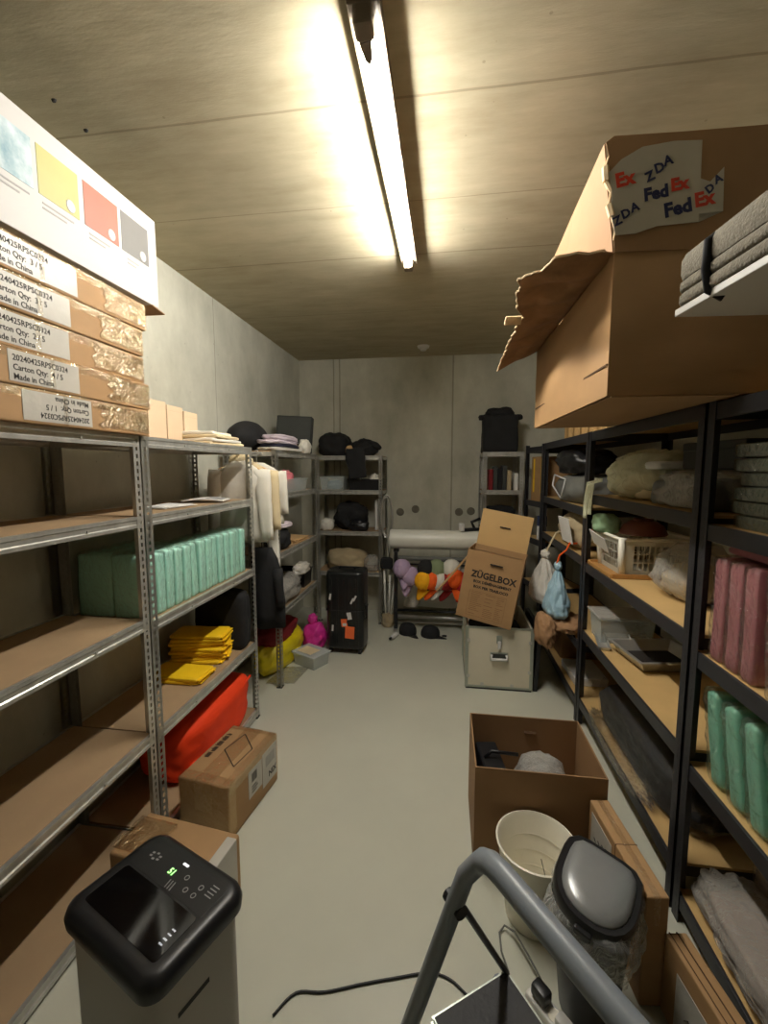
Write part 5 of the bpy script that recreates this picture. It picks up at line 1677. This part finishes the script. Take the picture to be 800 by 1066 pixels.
# ------------------------------------------------------------------ step ladder
t = thing('step_ladder', 'grey tubular step ladder with a dark tread in the right foreground', 'step ladder', (.10, .70, 0))
LO = Vector((.10, .70, 0))
bd = Vector((.577, -.817, 0))
fd = Vector((.833, .553, 0))
K = Vector((.060, .672, 1.05))
wid = .37
K2 = K + bd * wid
def leg_pt(s, z):
    f = (1.05 - z) / .45
    base = K if s == 0 else K2
    side = -bd if s == 0 else bd
    return base + side * (.098 * f) - fd * (.078 * f) + Vector((0, 0, z - 1.05))
def ladder_path():
    pts = [leg_pt(0, .012), leg_pt(0, .5), leg_pt(0, .93), leg_pt(0, .985)]
    for a in (20, 45, 70):
        c = K + bd * .055
        pts.append(c + (leg_pt(0, .99) - c) * .0 + (-bd) * .058 * math.cos(R(a)) + Vector((0, 0, -.055 + .055 * math.sin(R(a)))))
    pts += [K + bd * .06, K + bd * (wid - .06)]
    for a in (70, 45, 20):
        c = K2 - bd * .055
        pts.append(c + bd * .058 * math.cos(R(a)) + Vector((0, 0, -.055 + .055 * math.sin(R(a)))))
    pts += [leg_pt(1, .985), leg_pt(1, .93), leg_pt(1, .5), leg_pt(1, .012)]
    return [p - LO for p in pts]
MB().tube(ladder_path(), 
        .0185, 14, rr=.0155).build('front_frame', 'ladder', t, smooth=True)
for s in (0, 1):
    b = leg_pt(s, 0) - LO
    MB().tube([b + Vector((0, 0, .0)), leg_pt(s, .04) - LO], .021, 12).build('foot', 'blackpl', t, smooth=True, angle=40)
def step(z, depth, name):
    p0, p1 = leg_pt(0, z), leg_pt(1, z)
    a = p0 + fd * .045
    b = p1 + fd * .045
    c, d_ = b + fd * depth, a + fd * depth
    mb = MB()
    mb.hexa([tuple(q - LO - Vector((0, 0, .022))) for q in (a, b, c, d_)] + [tuple(q - LO) for q in (a, b, c, d_)])
    bmesh.ops.bevel(mb.bm, geom=list(mb.bm.edges), offset=.006, segments=2, affect='EDGES')
    o = mb.build(name, 'alu', t)
    m2 = MB()
    i = .008
    a2, b2, c2, d2 = a + bd * i + fd * i, b - bd * i + fd * i, c - bd * i - fd * i, d_ + bd * i - fd * i
    m2.hexa([tuple(q - LO - Vector((0, 0, .002))) for q in (a2, b2, c2, d2)] + [tuple(q - LO + Vector((0, 0, .0025))) for q in (a2, b2, c2, d2)])
    m2.build('tread_mat', 'tread', o)
    return a, b, c, d_
a, b, c, d_ = step(.625, .19, 'step_platform')
step(.30, .12, 'lower_step')
for s, q, leg in ((0, d_, 0), (1, c, 1)):
    lp = leg_pt(leg, .925)
    MB().tube([lp - LO, lp - LO + fd * .02 + Vector((0, 0, -.02)), q - LO + Vector((0, 0, -.012))], .010, 8, rr=.006).build('brace', 'ladder_dark', t, smooth=True)
    MB().cyl(lp - LO - bd * .02, lp - LO + bd * .02, .012, seg=12).build('pivot', 'blackpl', t)
    rb = q + fd * .16
    MB().tube([q - LO + Vector((0, 0, -.02)) - fd * .02, Vector((rb.x, rb.y, .012)) - LO], .012, 10).build('rear_leg', 'ladder', t, smooth=True)
    MB().tube([Vector((rb.x, rb.y, 0)) - LO, Vector((rb.x, rb.y, .035)) - LO], .017, 10).build('foot', 'blackpl', t, smooth=True)

# ------------------------------------------------------------------ power strip and cables
t = thing('power_strip', 'white power strip with a black plug on the floor beside the ladder', 'power strip', (.345, 1.195, 0), R(-50))
MB().box(-.09, .09, -.026, .026, 0, .040, bev=.008, seg=3).build('strip_body', 'white', t, smooth=True, angle=35)
for x in (-.055, .0, .055):
    MB().lathe([(.019, .0405), (.019, .042), (.016, .0412), (0, .0411)], 18, c=(x, 0, 0)).build('socket', 'cream', t)
MB().box(-.075, -.02, -.020, .02, .042, .085, bev=.010).build('black_plug', 'blackpl', t, smooth=True, angle=40)
MB().box(.01, .06, -.018, .018, .042, .065, bev=.007).build('white_plug', 'white', t, smooth=True, angle=40)
wp = [(.33, 1.30, .02), (.30, 1.36, .03), (.265, 1.43, .03), (.235, 1.46, .015), (.215, 1.44, .006), (.215, 1.38, .005), (.23, 1.32, .005)]
tag(MB().tube(wp, .0035, 6).build('white_cable', 'greycloth', smooth=True), 'thin grey cable curling from the power strip towards the bucket', 'cable')
cp = []
key = [(-.50, 1.10), (-.45, 1.165), (-.36, 1.18), (-.24, 1.22), (-.14, 1.25), (-.03, 1.28), (.04, 1.27), (.10, 1.23), (.17, 1.20), (.25, 1.18)]
for i in range(len(key) - 1):
    for k in range(5):
        f = k / 5
        p0 = Vector((*key[max(0, i - 1)], 0)); p1 = Vector((*key[i], 0)); p2 = Vector((*key[i + 1], 0)); p3 = Vector((*key[min(len(key) - 1, i + 2)], 0))
        q = .5 * ((2 * p1) + (-p0 + p2) * f + (2 * p0 - 5 * p1 + 4 * p2 - p3) * f * f + (-p0 + 3 * p1 - 3 * p2 + p3) * f ** 3)
        cp.append((q.x, q.y, .0045))
tag(MB().tube(cp, .0042, 6).build('power_cable', 'cable', smooth=True), 'black cable running over the floor from the dehumidifier to the ladder', 'cable')
